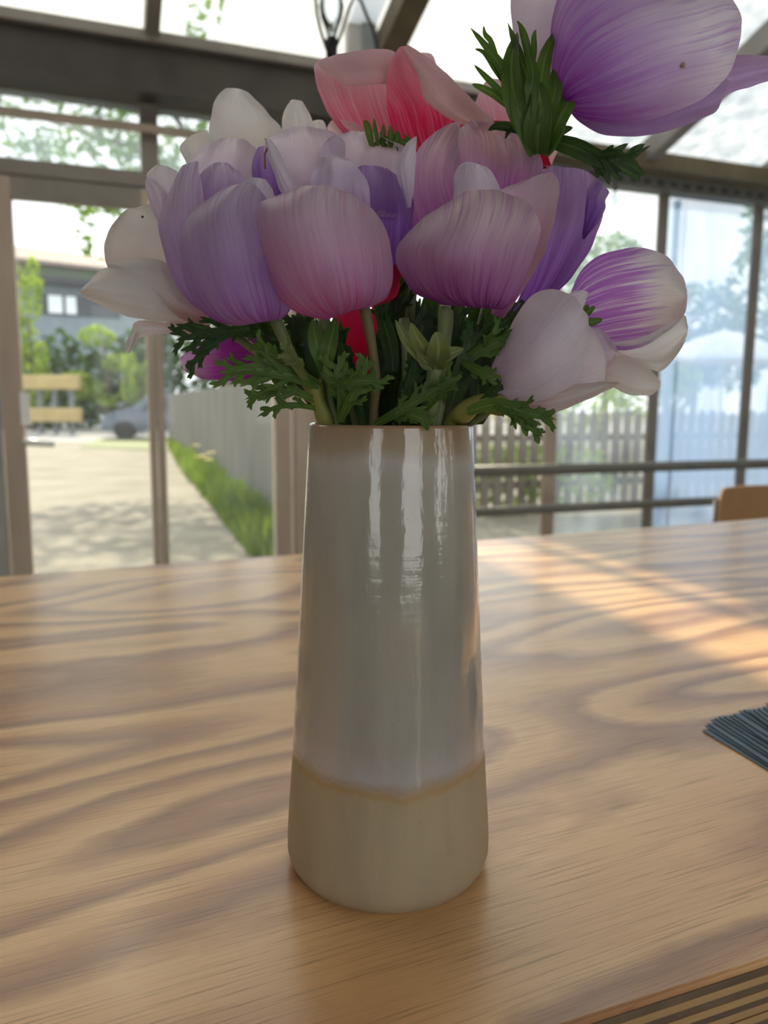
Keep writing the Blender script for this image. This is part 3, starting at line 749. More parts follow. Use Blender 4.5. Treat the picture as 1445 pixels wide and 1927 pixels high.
MB().tube([(q.x, q.y, 0), (q.x, q.y, q.z+.3)], .022, 10).obj('pole', M['handle'], par, True)

# ================================================================ CHAIR beyond the table
def chair():
    a = HZ(1352, 919, 0.93)
    rz = FA+R(2); u = Vector((math.cos(rz), math.sin(rz), 0)); v = Vector((math.sin(rz), -math.cos(rz), 0))
    base = Vector((a.x, a.y, 0)); W = .44
    e = empty('plywood_chair', base+u*.22, 'light plywood chair with rounded back beyond the right end of the table', 'chair')
    vs, fs = [], []
    prof = []
    z0, z1, r = .72, .93, .045
    N = 20
    for i in range(N+1):
        s = i/N*W
        inset = 0
        if s < r: inset = r-math.sqrt(max(0, r*r-(r-s)**2))
        if s > W-r: inset = r-math.sqrt(max(0, r*r-(s-(W-r))**2))
        c = .05*(1-(2*s/W-1)**2)
        for off in (0, .012):
            for zz in (z0+inset, z1-inset):
                vs.append(base+u*s-v*(c-off)+Vector((0, 0, zz)))
    for i in range(N):
        b = i*4; fs += [(b, b+4, b+5, b+1), (b+2, b+3, b+7, b+6), (b+1, b+5, b+7, b+3), (b, b+2, b+6, b+4)]
    fs += [(0, 1, 3, 2), (N*4, N*4+2, N*4+3, N*4+1)]
    wm = plain('beech plywood', (0.50, 0.30, 0.15), (.44, .26, .12), .45, 6, stretch=(3, 3, 20))
    link('backrest', mesh('backrest', vs, fs), wm, e)
    MB().box(base+u*.22+v*.22+Vector((0, 0, .46)), (W, .42, .018), rz).obj('seat', wm, e, bevel=.006)
    for s in (.03, W-.03):
        for n_ in (-0.035, .42):
            top = .88 if n_ < 0 else .45
            MB().tube([base+u*s+v*n_, base+u*s+v*n_+Vector((0, 0, top))], .011, 10).obj('leg', M['black'], e, True)
    MB().tube([base+u*.03-v*.035+Vector((0, 0, .445)), base+u*.03+v*.42+Vector((0, 0, .445))], .01, 8).obj('seat_frame', M['black'], e)
    MB().tube([base+u*(W-.03)-v*.035+Vector((0, 0, .445)), base+u*(W-.03)+v*.42+Vector((0, 0, .445))], .01, 8).obj('seat_frame', M['black'], e)
chair()

# ================================================================ TABLE
fa, fb_ = HZ(0, 1085, TZ), HZ(1445, 975, TZ)
TA = math.atan2(fb_.y-fa.y, fb_.x-fa.x)
na, nb = HZ(1074, 1927, TZ), HZ(1445, 1806, TZ)
print('table angles', math.degrees(TA), math.degrees(math.atan2(nb.y-na.y, nb.x-na.x)))
TA2 = math.atan2(nb.y-na.y, nb.x-na.x)
tu = Vector((math.cos(TA), math.sin(TA), 0)); tu2 = Vector((math.cos(TA2), math.sin(TA2), 0))
tbl = empty('plywood_table', Vector((fa.x, fa.y, 0)), 'long pine plywood table with layered edges under the vase', 'table')
torg = Vector((0, 0, 0))
def tcorner(p, u, s): return p+u*s
farL, farR = tcorner(fa, tu, -0.9), tcorner(fb_, tu, 1.3)
nearL, nearR = tcorner(na, tu2, -1.3), tcorner(nb, tu2, 2.2)
PLY = 0.0033
ply_rot = Matrix.Rotation(-TA, 4, 'Z')
def sheet(name, z0, z1, m, inset=0.0, bev=0):
    d = Vector((0, 0, 1)); out_ = Vector((tu2.y, -tu2.x, 0))
    cs = [nearL-out_*inset, nearR-out_*inset, farR, farL]
    vs = [Vector((c.x, c.y, z0)) for c in cs]+[Vector((c.x, c.y, z1)) for c in cs]
    # local frame aligned with the grain
    rm = Matrix.Rotation(-TA, 3, 'Z'); org = Vector((fa.x, fa.y, 0))
    loc = [rm @ (v-org) for v in vs]
    mb = MB(); mb.hexa(loc)
    o = link(name, mesh(name, mb.v, mb.f), m)
    o.parent = tbl; o.location = (0, 0, 0); o.rotation_euler = (0, 0, TA)
    if bev:
        md = o.modifiers.new('bevel', 'BEVEL'); md.width = bev; md.segments = 4; md.limit_method = 'ANGLE'
    return o
z = TZ
o = sheet('top_veneer', z-PLY*1.1, z, M['wood_top'], 0, 0.0016)
# sides of the veneer sheet are end grain
z -= PLY*1.1
for i in range(6):
    dk = i % 2 == 0
    sheet('ply', z-PLY, z, M['ply_dark'] if dk else M['ply_light'], 0.0006 if dk else 0.0001+.0002*(i % 3))
    z -= PLY
z -= 0.002
sheet('ply', z-0.002, z+0.002, M['black'], 0.004)  # black sheet stands for the shade in the gap between boards
for i in range(6):
    sheet('ply', z-PLY, z, M['ply_dark'] if i % 2 else M['ply_light'], 0.0015+(.0005 if i % 2 else 0)); z -= PLY
zl = z
for c, ins in ((farL, (.15, -.1)), (farR, (-.15, -.1)), (nearL, (.15, .1)), (nearR, (-.3, .1))):
    q = c+tu*ins[0]+Vector((-tu.y, tu.x, 0))*ins[1]
    MB().box((q.x, q.y, zl/2), (.07, .07, zl), TA).obj('leg', M['ply_light'], tbl, bevel=.004)

# ================================================================ VASE
VY = 0.350
r_ = ray(729.5, 1640); VX = r_.x/r_.y*VY
VC = Vector((VX, VY, TZ))
prof = [(0.0, 0.0012), (0.040, 0.0012), (0.0440, 0.0), (0.0455, 0.0006), (0.0462, 0.0022), (0.0478, 0.0045), (0.0486, 0.0080), (0.0486, 0.014), (0.0480, 0.024), (0.0471, 0.036), (0.0460, 0.052),
        (0.0445, 0.078), (0.0425, 0.112), (0.0405, 0.147), (0.0387, 0.180), (0.03745, 0.202), (0.03700, 0.2085), (0.03660, 0.2098), (0.03590, 0.2098), (0.03520, 0.2085),
        (0.0350, 0.200), (0.0365, 0.170), (0.040, 0.110), (0.043, 0.06), (0.044, 0.02), (0.040, 0.008), (0.0, 0.007)]
pp = []
for i in range(len(prof)-1):
    (r0, z0), (r1, z1) = prof[i], prof[i+1]
    n = max(1, int(abs(z1-z0)/0.006)) if abs(z1-z0) > .006 else 1
    for k in range(n): pp.append((r0+(r1-r0)*k/n, z0+(z1-z0)*k/n))
pp.append(prof[-1])
mb = MB(); mb.lathe(pp, (0, 0, 0), 128)
vase = link('ceramic_vase', mesh('ceramic_vase', mb.v, mb.f), M['vase'], None, True)
vase.location = VC
tag(vase, 'tapered stoneware vase with glossy grey-white glaze and bare clay foot holding the flowers', 'vase')

# ================================================================ CARDS
cardm = plain('slate blue card', (0.08, 0.16, 0.24), (.06, .125, .19), .4, 60)
cardm2 = plain('card with grey edges', (0.17, 0.165, 0.155), (.13, .13, .12), .6, 200)
NCARD = 16
ORD = 'second third fourth fifth sixth seventh eighth ninth tenth eleventh twelfth thirteenth fourteenth fifteenth'.split()
keys = [(1322, 1373), (1326, 1364), (1331, 1360), (1337, 1353), (1345, 1350), (1352, 1347), (1362, 1346), (1373, 1345), (1380, 1342), (1390, 1336), (1399, 1334), (1408, 1335), (1417, 1333), (1426, 1331), (1435, 1328), (1440, 1322)]
for i in range(NCARD):
    z0 = TZ+0.0003+i*0.00095
    c = HZ(keys[i][0], keys[i][1], z0+.001)
    d1 = (HZ(1445, 1446, TZ)-HZ(1322, 1373, TZ)); ang = math.atan2(d1.y, d1.x)+R(-1.15*i+random.uniform(-2.4, 2.4))
    o = MB(); W_, H_, T_ = .085, .055, .0006
    o.hexa([(0, 0, 0), (W_, 0, 0), (W_, H_, 0), (0, H_, 0), (0, 0, T_), (W_, 0, T_), (W_, H_, T_), (0, H_, T_)])
    ob = link('slate_card', mesh('slate_card', o.v, o.f), cardm)
    ob.data.materials.append(cardm2)
    for p in ob.data.polygons:
        if p.index >= 2: p.material_index = 1
    ob.location = (c.x, c.y, z0); ob.rotation_euler = (0, 0, ang)
    if i == 0: lb = 'bottom slate blue card of the fanned stack on the table, at the right edge'
    elif i == NCARD-1: lb = 'topmost dark slate card of the fanned stack at the right edge of the photo'
    else: lb = ORD[i-1]+' slate blue card counted up from the bottom of the fanned stack'
    tag(ob, lb, 'card', 'slate blue cards fanned in a stack')

# ================================================================ FLOWERS
def cr_interp(pts, n):
    """Catmull-Rom through tuples"""
    m = len(pts); res = []
    for i in range(n+1):
        x = i/n*(m-1); k = min(int(x), m-2); t = x-k
        p0, p1, p2, p3 = pts[max(k-1, 0)], pts[k], pts[k+1], pts[min(k+2, m-1)]
        res.append(tuple(.5*((2*b)+(-a+c)*t+(2*a-5*b+4*c-d)*t*t+(-a+3*b-3*c+d)*t**3) for a, b, c, d in zip(p0, p1, p2, p3)))
    return res
PC = [0]
def petal(fl, m, rows, d0, d1, bulge=0.0, belly=0.0, ruff=0.0012, label=None, nv=22, nu=18, skew=0.0, round_=True):
    """rows: (Lx,Ly,Rx,Ry) from base to tip. d0/d1 depth at base/tip. belly: centre of length pushed to the camera (+). bulge: middle of width pushed to camera (+).
    skew: right edge further away (+)"""
    PC[0] += 1; sd = PC[0]*7.31
    R_ = cr_interp(rows, nv)
    vs, uvs, fs = [], [], []
    wds = [math.hypot(r[2]-r[0], r[3]-r[1]) for r in R_]; wm_ = max(wds); im_ = wds.index(wm_)
    for i, (lx, ly, rx, ry) in enumerate(R_):
        v = i/nv
        dc = d0+(d1-d0)*v-belly*math.sin(math.pi*min(1, v*1.0))
        # rounded cap beyond the last row handled by arching the row
        for j in range(nu+1):
            u = j/nu; c = 2*u-1
            px = lx+(rx-lx)*u; py = ly+(ry-ly)*u
            if round_:        # arch base and tip rows outwards so that the ends are round
                ex, ey = (rows[-1][0]+rows[-1][2])/2-(rows[-2][0]+rows[-2][2])/2, (rows[-1][1]+rows[-1][3])/2-(rows[-2][1]+rows[-2][3])/2
                L = math.hypot(ex, ey) or 1; wd_ = math.hypot(rows[-1][2]-rows[-1][0], rows[-1][3]-rows[-1][1])
                a = (1-c*c)**.6*max(0, (v-.6)/.4)**2*wd_*.09
                px += ex/L*a; py += ey/L*a
            wpx = math.hypot(rx-lx, ry-ly)
            wob = noise.noise(Vector((c*2.2+sd, v*3.1, sd)))*ruff*(0.4+1.1*abs(c)**2+0.6*v)
            wob += noise.noise(Vector((c*7+sd, v*2.0, sd*1.7)))*ruff*.35
            g_ = min(1, v/.45); g_ = g_*g_*(3-2*g_)
            d = dc-bulge*(1-c*c)*(.35+.65*g_)+skew*c*.5+wob
            edge = abs(c) > .99 or i == nv
            if edge:
                k = noise.noise(Vector((px*.035, py*.035, sd)))*4.0
                px += k; py += noise.noise(Vector((px*.035, py*.035, sd+9)))*4.0
            vs.append(P(px, py, d)); uvs.append((.5+(u-.5)*(max(.25, wds[i]/wm_) if i > im_ else 1), v))
    for i in range(nv):
        for j in range(nu):
            a = i*(nu+1)+j; fs.append((a, a+1, a+nu+2, a+nu+1))
    me = mesh('petal', vs, fs, uvs)
    o = link('petal', me, M[m], fl, True)
    md = o.modifiers.new('sub', 'SUBSURF'); md.levels = 1; md.render_levels = 1
    if label: o['label'] = label
    return o
def stem(fl, pts, r, m='stem'):
    q = [P(*p) for p in cr_interp(pts, 4*(len(pts)-1))]
    n = len(q); rr = [r*(1.0+.12*math.sin(i)) for i in range(n)]
    return MB().tube(q, rr, 12).obj('stem', M[m], fl, True)
def flower(label, px, py, d):
    return empty('anemone', P(px, py, d), label, 'flower', None)

def blade(vs, fs, uvs, path, w, side, nseg=7, fold=.25, tipf=.0):
    """lanceolate blade along a 3D path"""
    path = cr_interp([tuple(p) for p in path], nseg); n = len(path); b = len(vs)
    for i, p in enumerate(path):
        p = Vector(p); t = i/(n-1)
        d = (Vector(path[min(i+1, n-1)])-Vector(path[max(i-1, 0)])).normalized()
        s = (side-d*side.dot(d)); s = s.normalized() if s.length > 1e-6 else d.orthogonal().normalized()
        nn = d.cross(s)
        ww = w*(math.sin(math.pi*min(1, (0.18+.82*t)))**.8)*(1 if t < .99 else .02)
        vs += [p-s*ww+nn*ww*fold, Vector(p), p+s*ww+nn*ww*fold]
        uvs += [(0, t), (.5, t), (1, t)]
    for i in range(n-1):
        a = b+i*3; fs += [(a, a+1, a+4, a+3), (a+1, a+2, a+5, a+4)]
BC = [0]
def bract(fl, m, path, w, nl=4, ll=34, seed=None, spread=38, teeth=2, label=None, w2=6, tilt=0.012, start=.25):
    """divided leaf: path of (px,py,depth); w: midrib blade half width in px; lobes of length ll px"""
    BC[0] += 1; rnd = random.Random(seed if seed is not None else BC[0]*13)
    pts = cr_interp(path, 12); vs, fs, uvs = [], [], []
    dm = sum(p[2] for p in pts)/len(pts); k = dm/F
    q = [P(*p) for p in pts]
    e = (q[-1]-q[0]).normalized(); view = (q[6]-CAMLOC).normalized(); side = e.cross(view).normalized()
    side = (side+view*rnd.uniform(-.5, .5)).normalized()
    blade(vs, fs, uvs, [q[0], q[4], q[8], q[12]], w*k, side, 10)
    for i in range(nl):
        for sg in (-1, 1):
            t = start+(0.93-start)*(i+rnd.uniform(0, .5)*(sg > 0))/max(1, nl-.3)
            x = min(11.99, t*12); a = int(x); fr = x-a
            b0 = q[a].lerp(q[a+1], fr); d = (q[min(a+1, 12)]-q[a]).normalized()
            s = (side-d*side.dot(d)).normalized()*sg; up = d.cross(s)
            an = R(spread+rnd.uniform(-9, 9)); L = ll*k*(1-.45*t)*rnd.uniform(.8, 1.2)
            dr = d*math.cos(an)+s*math.sin(an)+up*rnd.uniform(-.35, .35)
            b1 = b0+dr*L*.5; b2 = b0+dr*L+d*L*.12+up*rnd.uniform(-.15, .15)*L
            blade(vs, fs, uvs, [b0-dr*L*.1, b1, b2], w2*k*rnd.uniform(.8, 1.15), s.cross(up).normalized()*0+d*math.sin(an)-s*math.cos(an), 6)
            for j in range(teeth):
                f = .35+.3*j; c0 = b0.lerp(b2, f); sg2 = 1 if (j+i) % 2 else -1
                an2 = R(32)*sg2; pr = (d*math.sin(an)-s*math.cos(an))
                dr2 = dr.normalized()*math.cos(an2)+pr*math.sin(an2)+up*rnd.uniform(-.2, .2)
                L2 = L*rnd.uniform(.38, .55)
                blade(vs, fs, uvs, [c0-dr2*L2*.15, c0+dr2*L2*.5, c0+dr2*L2], w2*k*.62, pr, 4)
    o = link('bract', mesh('bract', vs, fs, uvs), M[m], fl, True)
    if label: o['label'] = label
    return o
def lobes(fl, m, specs, label=None):
    """simple blades in one bract: (path [(px,py,d)..], half width px)"""
    vs, fs, uvs = [], [], []
    for path, w_ in specs:
        q = [P(*p) for p in path]; e = (q[-1]-q[0]).normalized(); view = (q[0]-CAMLOC).normalized()
        side = e.cross(view).normalized()
        side = (side+view*random.uniform(-.4, .4)).normalized()
        blade(vs, fs, uvs, q, w_*path[0][2]/F, side, 10, fold=.35)
    o = link('bract', mesh('bract', vs, fs, uvs), M[m], fl, True)
    if label: o['label'] = label
    return o

# ---- F3 front centre pink-lilac
f = flower('pink-lilac anemone at the front centre above the left half of the vase mouth', 640, 592, .315)
petal(f, 'pink_lilac', [(612, 603, 665, 584), (562, 590, 712, 572), (515, 550, 734, 545), (480, 490, 739, 495), (461, 435, 729, 440), (472, 393, 702, 394), (522, 366, 655, 362), (562, 353, 622, 352)], .316, .300, .024, .012, label='broad pink-lilac front petal')
petal(f, 'lilac_pale', [(560, 430, 645, 430), (522, 360, 652, 360), (508, 300, 650, 300), (501, 265, 645, 262), (525, 248, 618, 245)], .325, .332, -.008, -.006, ruff=.004)
petal(f, 'lilac_pale', [(590, 400, 745, 410), (598, 320, 772, 330), (612, 265, 768, 285), (655, 249, 728, 262)], .326, .338, -.008, -.006, ruff=.004)
petal(f, 'lilac_pale', [(600, 400, 700, 400), (585, 340, 690, 340), (600, 300, 665, 305), (615, 295, 650, 296)], .318, .315, .004, .0, ruff=.003)
petal(f, 'purple', [(690, 520, 745, 540), (660, 440, 773, 440), (641, 370, 778, 385), (645, 330, 768, 345), (678, 312, 735, 322)], .322, .318, -.012, .0, ruff=.003, label='purple inner right petal')
petal(f, 'white_lilac', [(766, 392, 774, 390), (752, 350, 780, 352), (744, 308, 783, 305), (762, 275, 784, 270), (778, 258, 783, 256)], .316, .314, .003, .0)
petal(f, 'white_lilac', [(545, 400, 580, 390), (518, 335, 548, 330), (503, 290, 524, 285), (499, 264, 508, 262)], .312, .311, .003, .0)
petal(f, 'red', [(640, 590, 690, 580), (700, 560, 745, 560), (735, 500, 755, 500)], .318, .318, 0, 0)
stem(f, [(684, 572, .316), (700, 650, .322), (706, 720, .328), (703, 800, .335), (705, 1000, .345)], .0022, 'stem_brown')

# ---- F4 front right
f = flower('pinkish purple cupped anemone at the front, above the right half of the vase mouth', 880, 575, .315)
petal(f, 'pink_purple', [(835, 574, 945, 583), (783, 552, 966, 565), (752, 512, 992, 515), (743, 472, 1010, 462), (770, 434, 1017, 418), (818, 396, 990, 380), (868, 364, 942, 359)], .316, .300, .026, .012, label='broad front petal, deep purple at its base')
petal(f, 'pink_edge', [(925, 590, 948, 600), (935, 545, 985, 545), (935, 470, 1022, 480), (938, 400, 1046, 400), (942, 360, 1052, 347), (990, 338, 1040, 326)], .318, .314, -.006, .0, skew=-.006, label='rose edged right petal')
petal(f, 'pink_purple', [(790, 500, 880, 470), (772, 430, 900, 400), (766, 350, 868, 340), (782, 290, 864, 290), (815, 252, 862, 262), (846, 230, 868, 230)], .324, .330, -.008, -.004)
petal(f, 'pink_purple', [(880, 420, 985, 420), (864, 340, 1010, 350), (858, 285, 1020, 312), (862, 245, 1005, 275), (885, 228, 950, 240)], .330, .338, -.010, -.006, ruff=.003)
petal(f, 'white_lilac', [(850, 430, 955, 410), (852, 365, 940, 355), (860, 318, 930, 332), (872, 305, 915, 314)], .320, .318, .004, 0)
stem(f, [(838, 575, .318), (832, 650, .325), (825, 720, .33), (815, 800, .335), (790, 1000, .345)], .0024)

# ---- F2 lilac left
f = flower('lilac-purple anemone left of the front centre bloom, creamy tips', 520, 598, .320)
petal(f, 'lilac', [(448, 614, 530, 600), (397, 602, 548, 575), (355, 548, 545, 505), (338, 478, 535, 435), (347, 420, 505, 378), (386, 378, 485, 352), (432, 350, 470, 343)], .318, .308, .020, .010, label='broad lilac front petal')
petal(f, 'lilac', [(455, 600, 470, 600), (375, 585, 430, 590), (330, 532, 405, 520), (303, 462, 392, 440), (299, 412, 386, 380), (316, 368, 376, 330), (340, 316, 372, 303)], .322, .322, .006, .004)
petal(f, 'lilac_pale', [(390, 450, 500, 430), (358, 365, 502, 370), (350, 320, 502, 320), (368, 288, 492, 288), (408, 263, 466, 266)], .330, .334, -.010, -.004, ruff=.003)
petal(f, 'lilac', [(385, 440, 480, 430), (370, 372, 470, 375), (376, 330, 455, 330), (398, 310, 432, 308)], .322, .320, .004, 0)
petal(f, 'purple', [(490, 440, 545, 420), (480, 360, 537, 360), (474, 305, 532, 315), (486, 278, 515, 280)], .324, .322, -.006, 0)
petal(f, 'white_lilac', [(475, 440, 545, 430), (458, 395, 530, 395), (452, 350, 512, 360), (470, 336, 500, 340)], .3185, .317, .003, 0)
petal(f, 'white_lilac', [(318, 420, 350, 400), (292, 365, 345, 360), (275, 330, 340, 332), (292, 313, 318, 314)], .334, .336, .004, 0)
petal(f, 'lilac_pale', [(308, 440, 320, 440), (287, 395, 322, 395), (272, 355, 316, 362), (272, 338, 294, 340)], .329, .329, .003, 0)
MB().tube([P(500, 262, .311), P(505, 275, .3105), P(498, 290, .311), P(499, 318, .312)], .00045, 6).obj('withered_thread', plain('brown thread', (.25, .10, .04), None, .6), f)
stem(f, [(516, 596, .322), (545, 660, .328), (590, 740, .332), (625, 800, .336), (680, 1000, .345)], .0024)

# ---- F1 far left white
f = flower('white anemone with pointed blush petals at the far left of the bouquet', 400, 600, .345)
petal(f, 'white_rose', [(380, 610, 405, 585), (300, 570, 375, 505), (228, 525, 345, 440), (198, 490, 318, 398), (201, 440, 292, 384), (224, 406, 264, 389)], .346, .352, -.012, -.002, label='rounded white upper petal')
petal(f, 'white', [(395, 612, 400, 585), (310, 606, 320, 530), (243, 596, 262, 502), (195, 578, 215, 500), (162, 561, 182, 514), (149, 551, 153, 545)], .340, .338, .010, .006, round_=False, label='pointed white petal')
petal(f, 'white_rose', [(380, 614, 402, 560), (322, 592, 352, 525), (272, 553, 312, 494), (226, 526, 262, 485), (201, 500, 212, 492)], .335, .336, .006, .004)
petal(f, 'white_rose', [(395, 626, 395, 606), (320, 630, 318, 606), (268, 634, 260, 604), (256, 648, 246, 622), (244, 666, 238, 652)], .341, .336, .004, 0, round_=False, label='small drooping blush petal')
o = MB().lathe([(0, -.0007), (.0007, 0), (0, .0007)], P(268, 408, .3475), 10).obj('black_speck', M['black'], f, True)
stem(f, [(410, 606, .345), (480, 660, .345), (560, 730, .345), (630, 800, .345), (700, 1000, .35)], .002)

# ---- F8 white, back top left
f = flower('pure white anemone behind the lilac bloom, standing highest at the left', 490, 330, .385)
petal(f, 'white', [(430, 350, 545, 340), (398, 280, 537, 290), (395, 228, 532, 250), (404, 190, 505, 212), (424, 166, 468, 174)], .385, .392, -.010, -.004, label='large upright white petal')
petal(f, 'white', [(530, 300, 590, 300), (532, 245, 591, 250), (535, 208, 584, 218), (547, 186, 570, 190)], .383, .385, .004, 0)
petal(f, 'white', [(575, 280, 617, 272), (577, 245, 614, 245), (588, 228, 606, 229)], .386, .388, .004, 0)
petal(f, 'white', [(400, 370, 435, 340), (358, 318, 412, 292), (339, 280, 400, 262), (352, 262, 390, 245)], .388, .395, -.006, 0)
stem(f, [(500, 380, .385), (560, 560, .37), (640, 720, .36), (670, 800, .355), (715, 1000, .352)], .0024)

# ---- F9 rose/red back
f = flower('rose and crimson anemone with folded pale petals at the top centre', 780, 300, .375)
petal(f, 'rose', [(690, 300, 780, 300), (640, 245, 775, 245), (610, 200, 765, 195), (593, 150, 755, 145), (592, 122, 752, 112), (622, 107, 742, 99)], .376, .386, -.012, -.006, label='pink petal with folded pale top')
petal(f, 'rose_pale', [(648, 163, 728, 158), (618, 140, 735, 135), (598, 122, 742, 115), (625, 107, 745, 98)], .371, .383, .004, 0, ruff=.0008, label='folded pale outer face')
petal(f, 'rose_deep', [(772, 310, 870, 290), (742, 255, 880, 250), (728, 200, 870, 205), (726, 152, 815, 150), (738, 112, 778, 112), (750, 88, 766, 87)], .366, .366, -.010, .002, label='deep crimson centre petal')
petal(f, 'rose_pale', [(756, 92, 766, 85), (772, 117, 802, 106), (788, 147, 840, 138), (798, 186, 882, 181), (832, 216, 917, 214), (886, 241, 934, 236)], .362, .352, .006, 0, ruff=.0008, label='pale folded outer petal')
petal(f, 'rose', [(880, 320, 1010, 320), (885, 265, 1030, 275), (890, 215, 1010, 220), (900, 175, 975, 175), (920, 150, 955, 152)], .380, .385, -.006, 0)
petal(f, 'rose_pale', [(650, 310, 705, 300), (618, 248, 690, 245), (622, 228, 655, 228)], .384, .388, .002, 0)
petal(f, 'rose', [(770, 170, 830, 180), (782, 118, 822, 122), (790, 100, 813, 102)], .392, .394, .002, 0)
petal(f, 'red', [(900, 310, 1040, 320), (880, 260, 1020, 265), (895, 236, 1000, 240)], .372, .372, .006, 0)
petal(f, 'rose_pale', [(1005, 320, 1040, 310), (1025, 260, 1062, 240), (1040, 220, 1066, 200)], .386, .388, .002, 0)
bract(f, 'leaf', [(700, 275, .345), (735, 258, .345), (765, 270, .345)], 4, 3, 20, 5, 60, 0)
lobes(f, 'leaf', [([(700, 275, .344), (692, 240, .344), (684, 226, .344)], 7), ([(712, 275, .344), (706, 240, .344), (704, 222, .344)], 4), ([(722, 275, .344), (722, 250, .344), (721, 232, .344)], 4),
                  ([(735, 278, .344), (735, 255, .344), (734, 235, .344)], 6), ([(750, 285, .344), (748, 262, .344), (747, 243, .344)], 4), ([(762, 290, .344), (765, 270, .344), (764, 250, .344)], 4)], 'green teeth under the rose petals')
stem(f, [(790, 320, .372), (780, 500, .365), (760, 700, .358), (745, 800, .354), (735, 1000, .35)], .0026)

# ---- F10 top right violet
f = flower('large violet anemone at the top right, reaching out of the frame', 1045, 190, .335)
petal(f, 'lilac_pale', [(1030, 215, 1075, 200), (985, 130, 1065, 110), (961, 40, 1062, 20), (968, -50, 1050, -60), (985, -90, 1030, -95)], .338, .350, .006, 0, label='narrow pale left petal')
petal(f, 'violet_big', [(1062, 208, 1040, 165), (1110, 225, 1036, 65), (1190, 232, 1060, -30), (1285, 205, 1150, -95), (1358, 155, 1260, -90), (1391, 85, 1335, -55), (1393, 40, 1372, -8)], .334, .318, .022, .008, label='broad violet petal, sunlit paleness painted into its outer end')
petal(f, 'violet_low', [(1074, 212, 1085, 185), (1098, 238, 1130, 180), (1158, 258, 1200, 175), (1240, 251, 1285, 165), (1310, 228, 1345, 150), (1348, 212, 1372, 150), (1352, 195, 1368, 165)], .340, .338, .006, .004, label='lower violet petal')
petal(f, 'violet_low', [(1075, 205, 1080, 190), (1160, 225, 1170, 150), (1280, 205, 1280, 115), (1375, 176, 1378, 104), (1438, 153, 1440, 104), (1485, 140, 1492, 120)], .343, .352, .006, -.004)
petal(f, 'purple', [(1060, 190, 1080, 150), (1110, 130, 1130, 60), (1170, 60, 1210, -30), (1250, 0, 1280, -80)], .352, .362, -.01, 0)
MB().lathe([(0, -.0012), (.0011, -.0008), (.0013, .0004), (.0003, .0016)], P(1283, 122, .3015), 8).obj('seed_husk', plain('tan husk', (.5, .38, .25), (.2, .15, .1), .7, 300), f, True)
stem(f, [(1012, 262, .337), (990, 330, .362), (940, 500, .364), (880, 700, .355), (830, 800, .345), (770, 1000, .345)], .003)
D = .332
lobes(f, 'leaf', [
    ([(1012, 282, D), (985, 215, D-.004), (945, 130, D-.004), (884, 51, D)], 13), ([(1010, 280, D), (972, 200, D-.008), (962, 120, D-.006), (974, 60, D)], 20),
    ([(1012, 285, D), (1000, 200, D-.01), (990, 140, D-.008), (955, 42, D)], 14), ([(960, 170, D), (935, 135, D), (912, 100, D), (893, 92, D+.002)], 5),
    ([(960, 190, D), (935, 165, D), (910, 140, D), (892, 122, D+.002)], 6), ([(955, 200, D), (930, 178, D), (905, 165, D), (888, 158, D+.002)], 7),
    ([(950, 160, D), (935, 130, D), (928, 112, D), (930, 105, D)], 4), ([(940, 125, D), (925, 80, D), (913, 65, D), (910, 48, D+.002)], 5)], 'fringed green bract on the left of the stalk head')
lobes(f, 'leaf', [
    ([(1018, 285, D), (1015, 200, D-.012), (1025, 110, D-.01), (1051, 52, D-.004)], 15), ([(1020, 284, D), (1030, 220, D-.012), (1045, 170, D-.01), (1040, 130, D-.006)], 17),
    ([(1024, 284, D), (1050, 230, D-.01), (1070, 190, D-.008), (1086, 145, D-.004)], 18), ([(1020, 260, D), (1000, 180, D-.012), (1002, 130, D-.012), (975, 45, D-.004)], 12),
    ([(1000, 150, D-.01), (995, 100, D-.01), (985, 60, D-.01), (972, 38, D-.008)], 6), ([(1000, 140, D-.01), (1005, 100, D-.01), (1005, 70, D-.01), (1008, 55, D-.008)], 6)], 'broad green bract in front of the stalk head')
lobes(f, 'leaf', [([(1012, 290, D), (1012, 250, D-.008), (1018, 200, D-.012), (1010, 150, D-.012)], 26), ([(1005, 290, D), (990, 250, D-.006), (972, 190, D-.008), (968, 130, D-.006)], 16), ([(1022, 290, D), (1040, 250, D-.006), (1055, 200, D-.008), (1062, 160, D-.006)], 18)], 'green cup of the stalk head')
lobes(f, 'leaf_dark', [([(990, 250, D+.004), (960, 240, D+.006), (935, 238, D+.008), (918, 246, D+.01)], 9), ([(965, 240, D+.006), (955, 250, D+.006), (950, 262, D+.006)], 4),
                       ([(1040, 262, D+.004), (1055, 248, D+.004), (1078, 240, D+.004)], 9)])
bract(f, 'leaf_dark', [(1035, 264, D), (1085, 278, D-.006), (1140, 302, D-.008), (1205, 292, D-.006)], 17, 3, 58, 41, 34, 1, 'arching dark green bract pointing right', w2=9, start=.5)
lobes(f, 'leaf_dark', [([(1090, 285, D-.005), (1140, 300, D-.007), (1180, 296, D-.007), (1225, 273, D-.006)], 8), ([(1150, 303, D-.007), (1185, 310, D-.007), (1205, 325, D-.006), (1214, 325, D-.006)], 8),
                       ([(1130, 300, D-.007), (1165, 315, D-.007), (1195, 330, D-.006), (1203, 342, D-.006)], 9), ([(1150, 305, D-.007), (1142, 325, D-.007), (1146, 348, D-.006)], 7)])

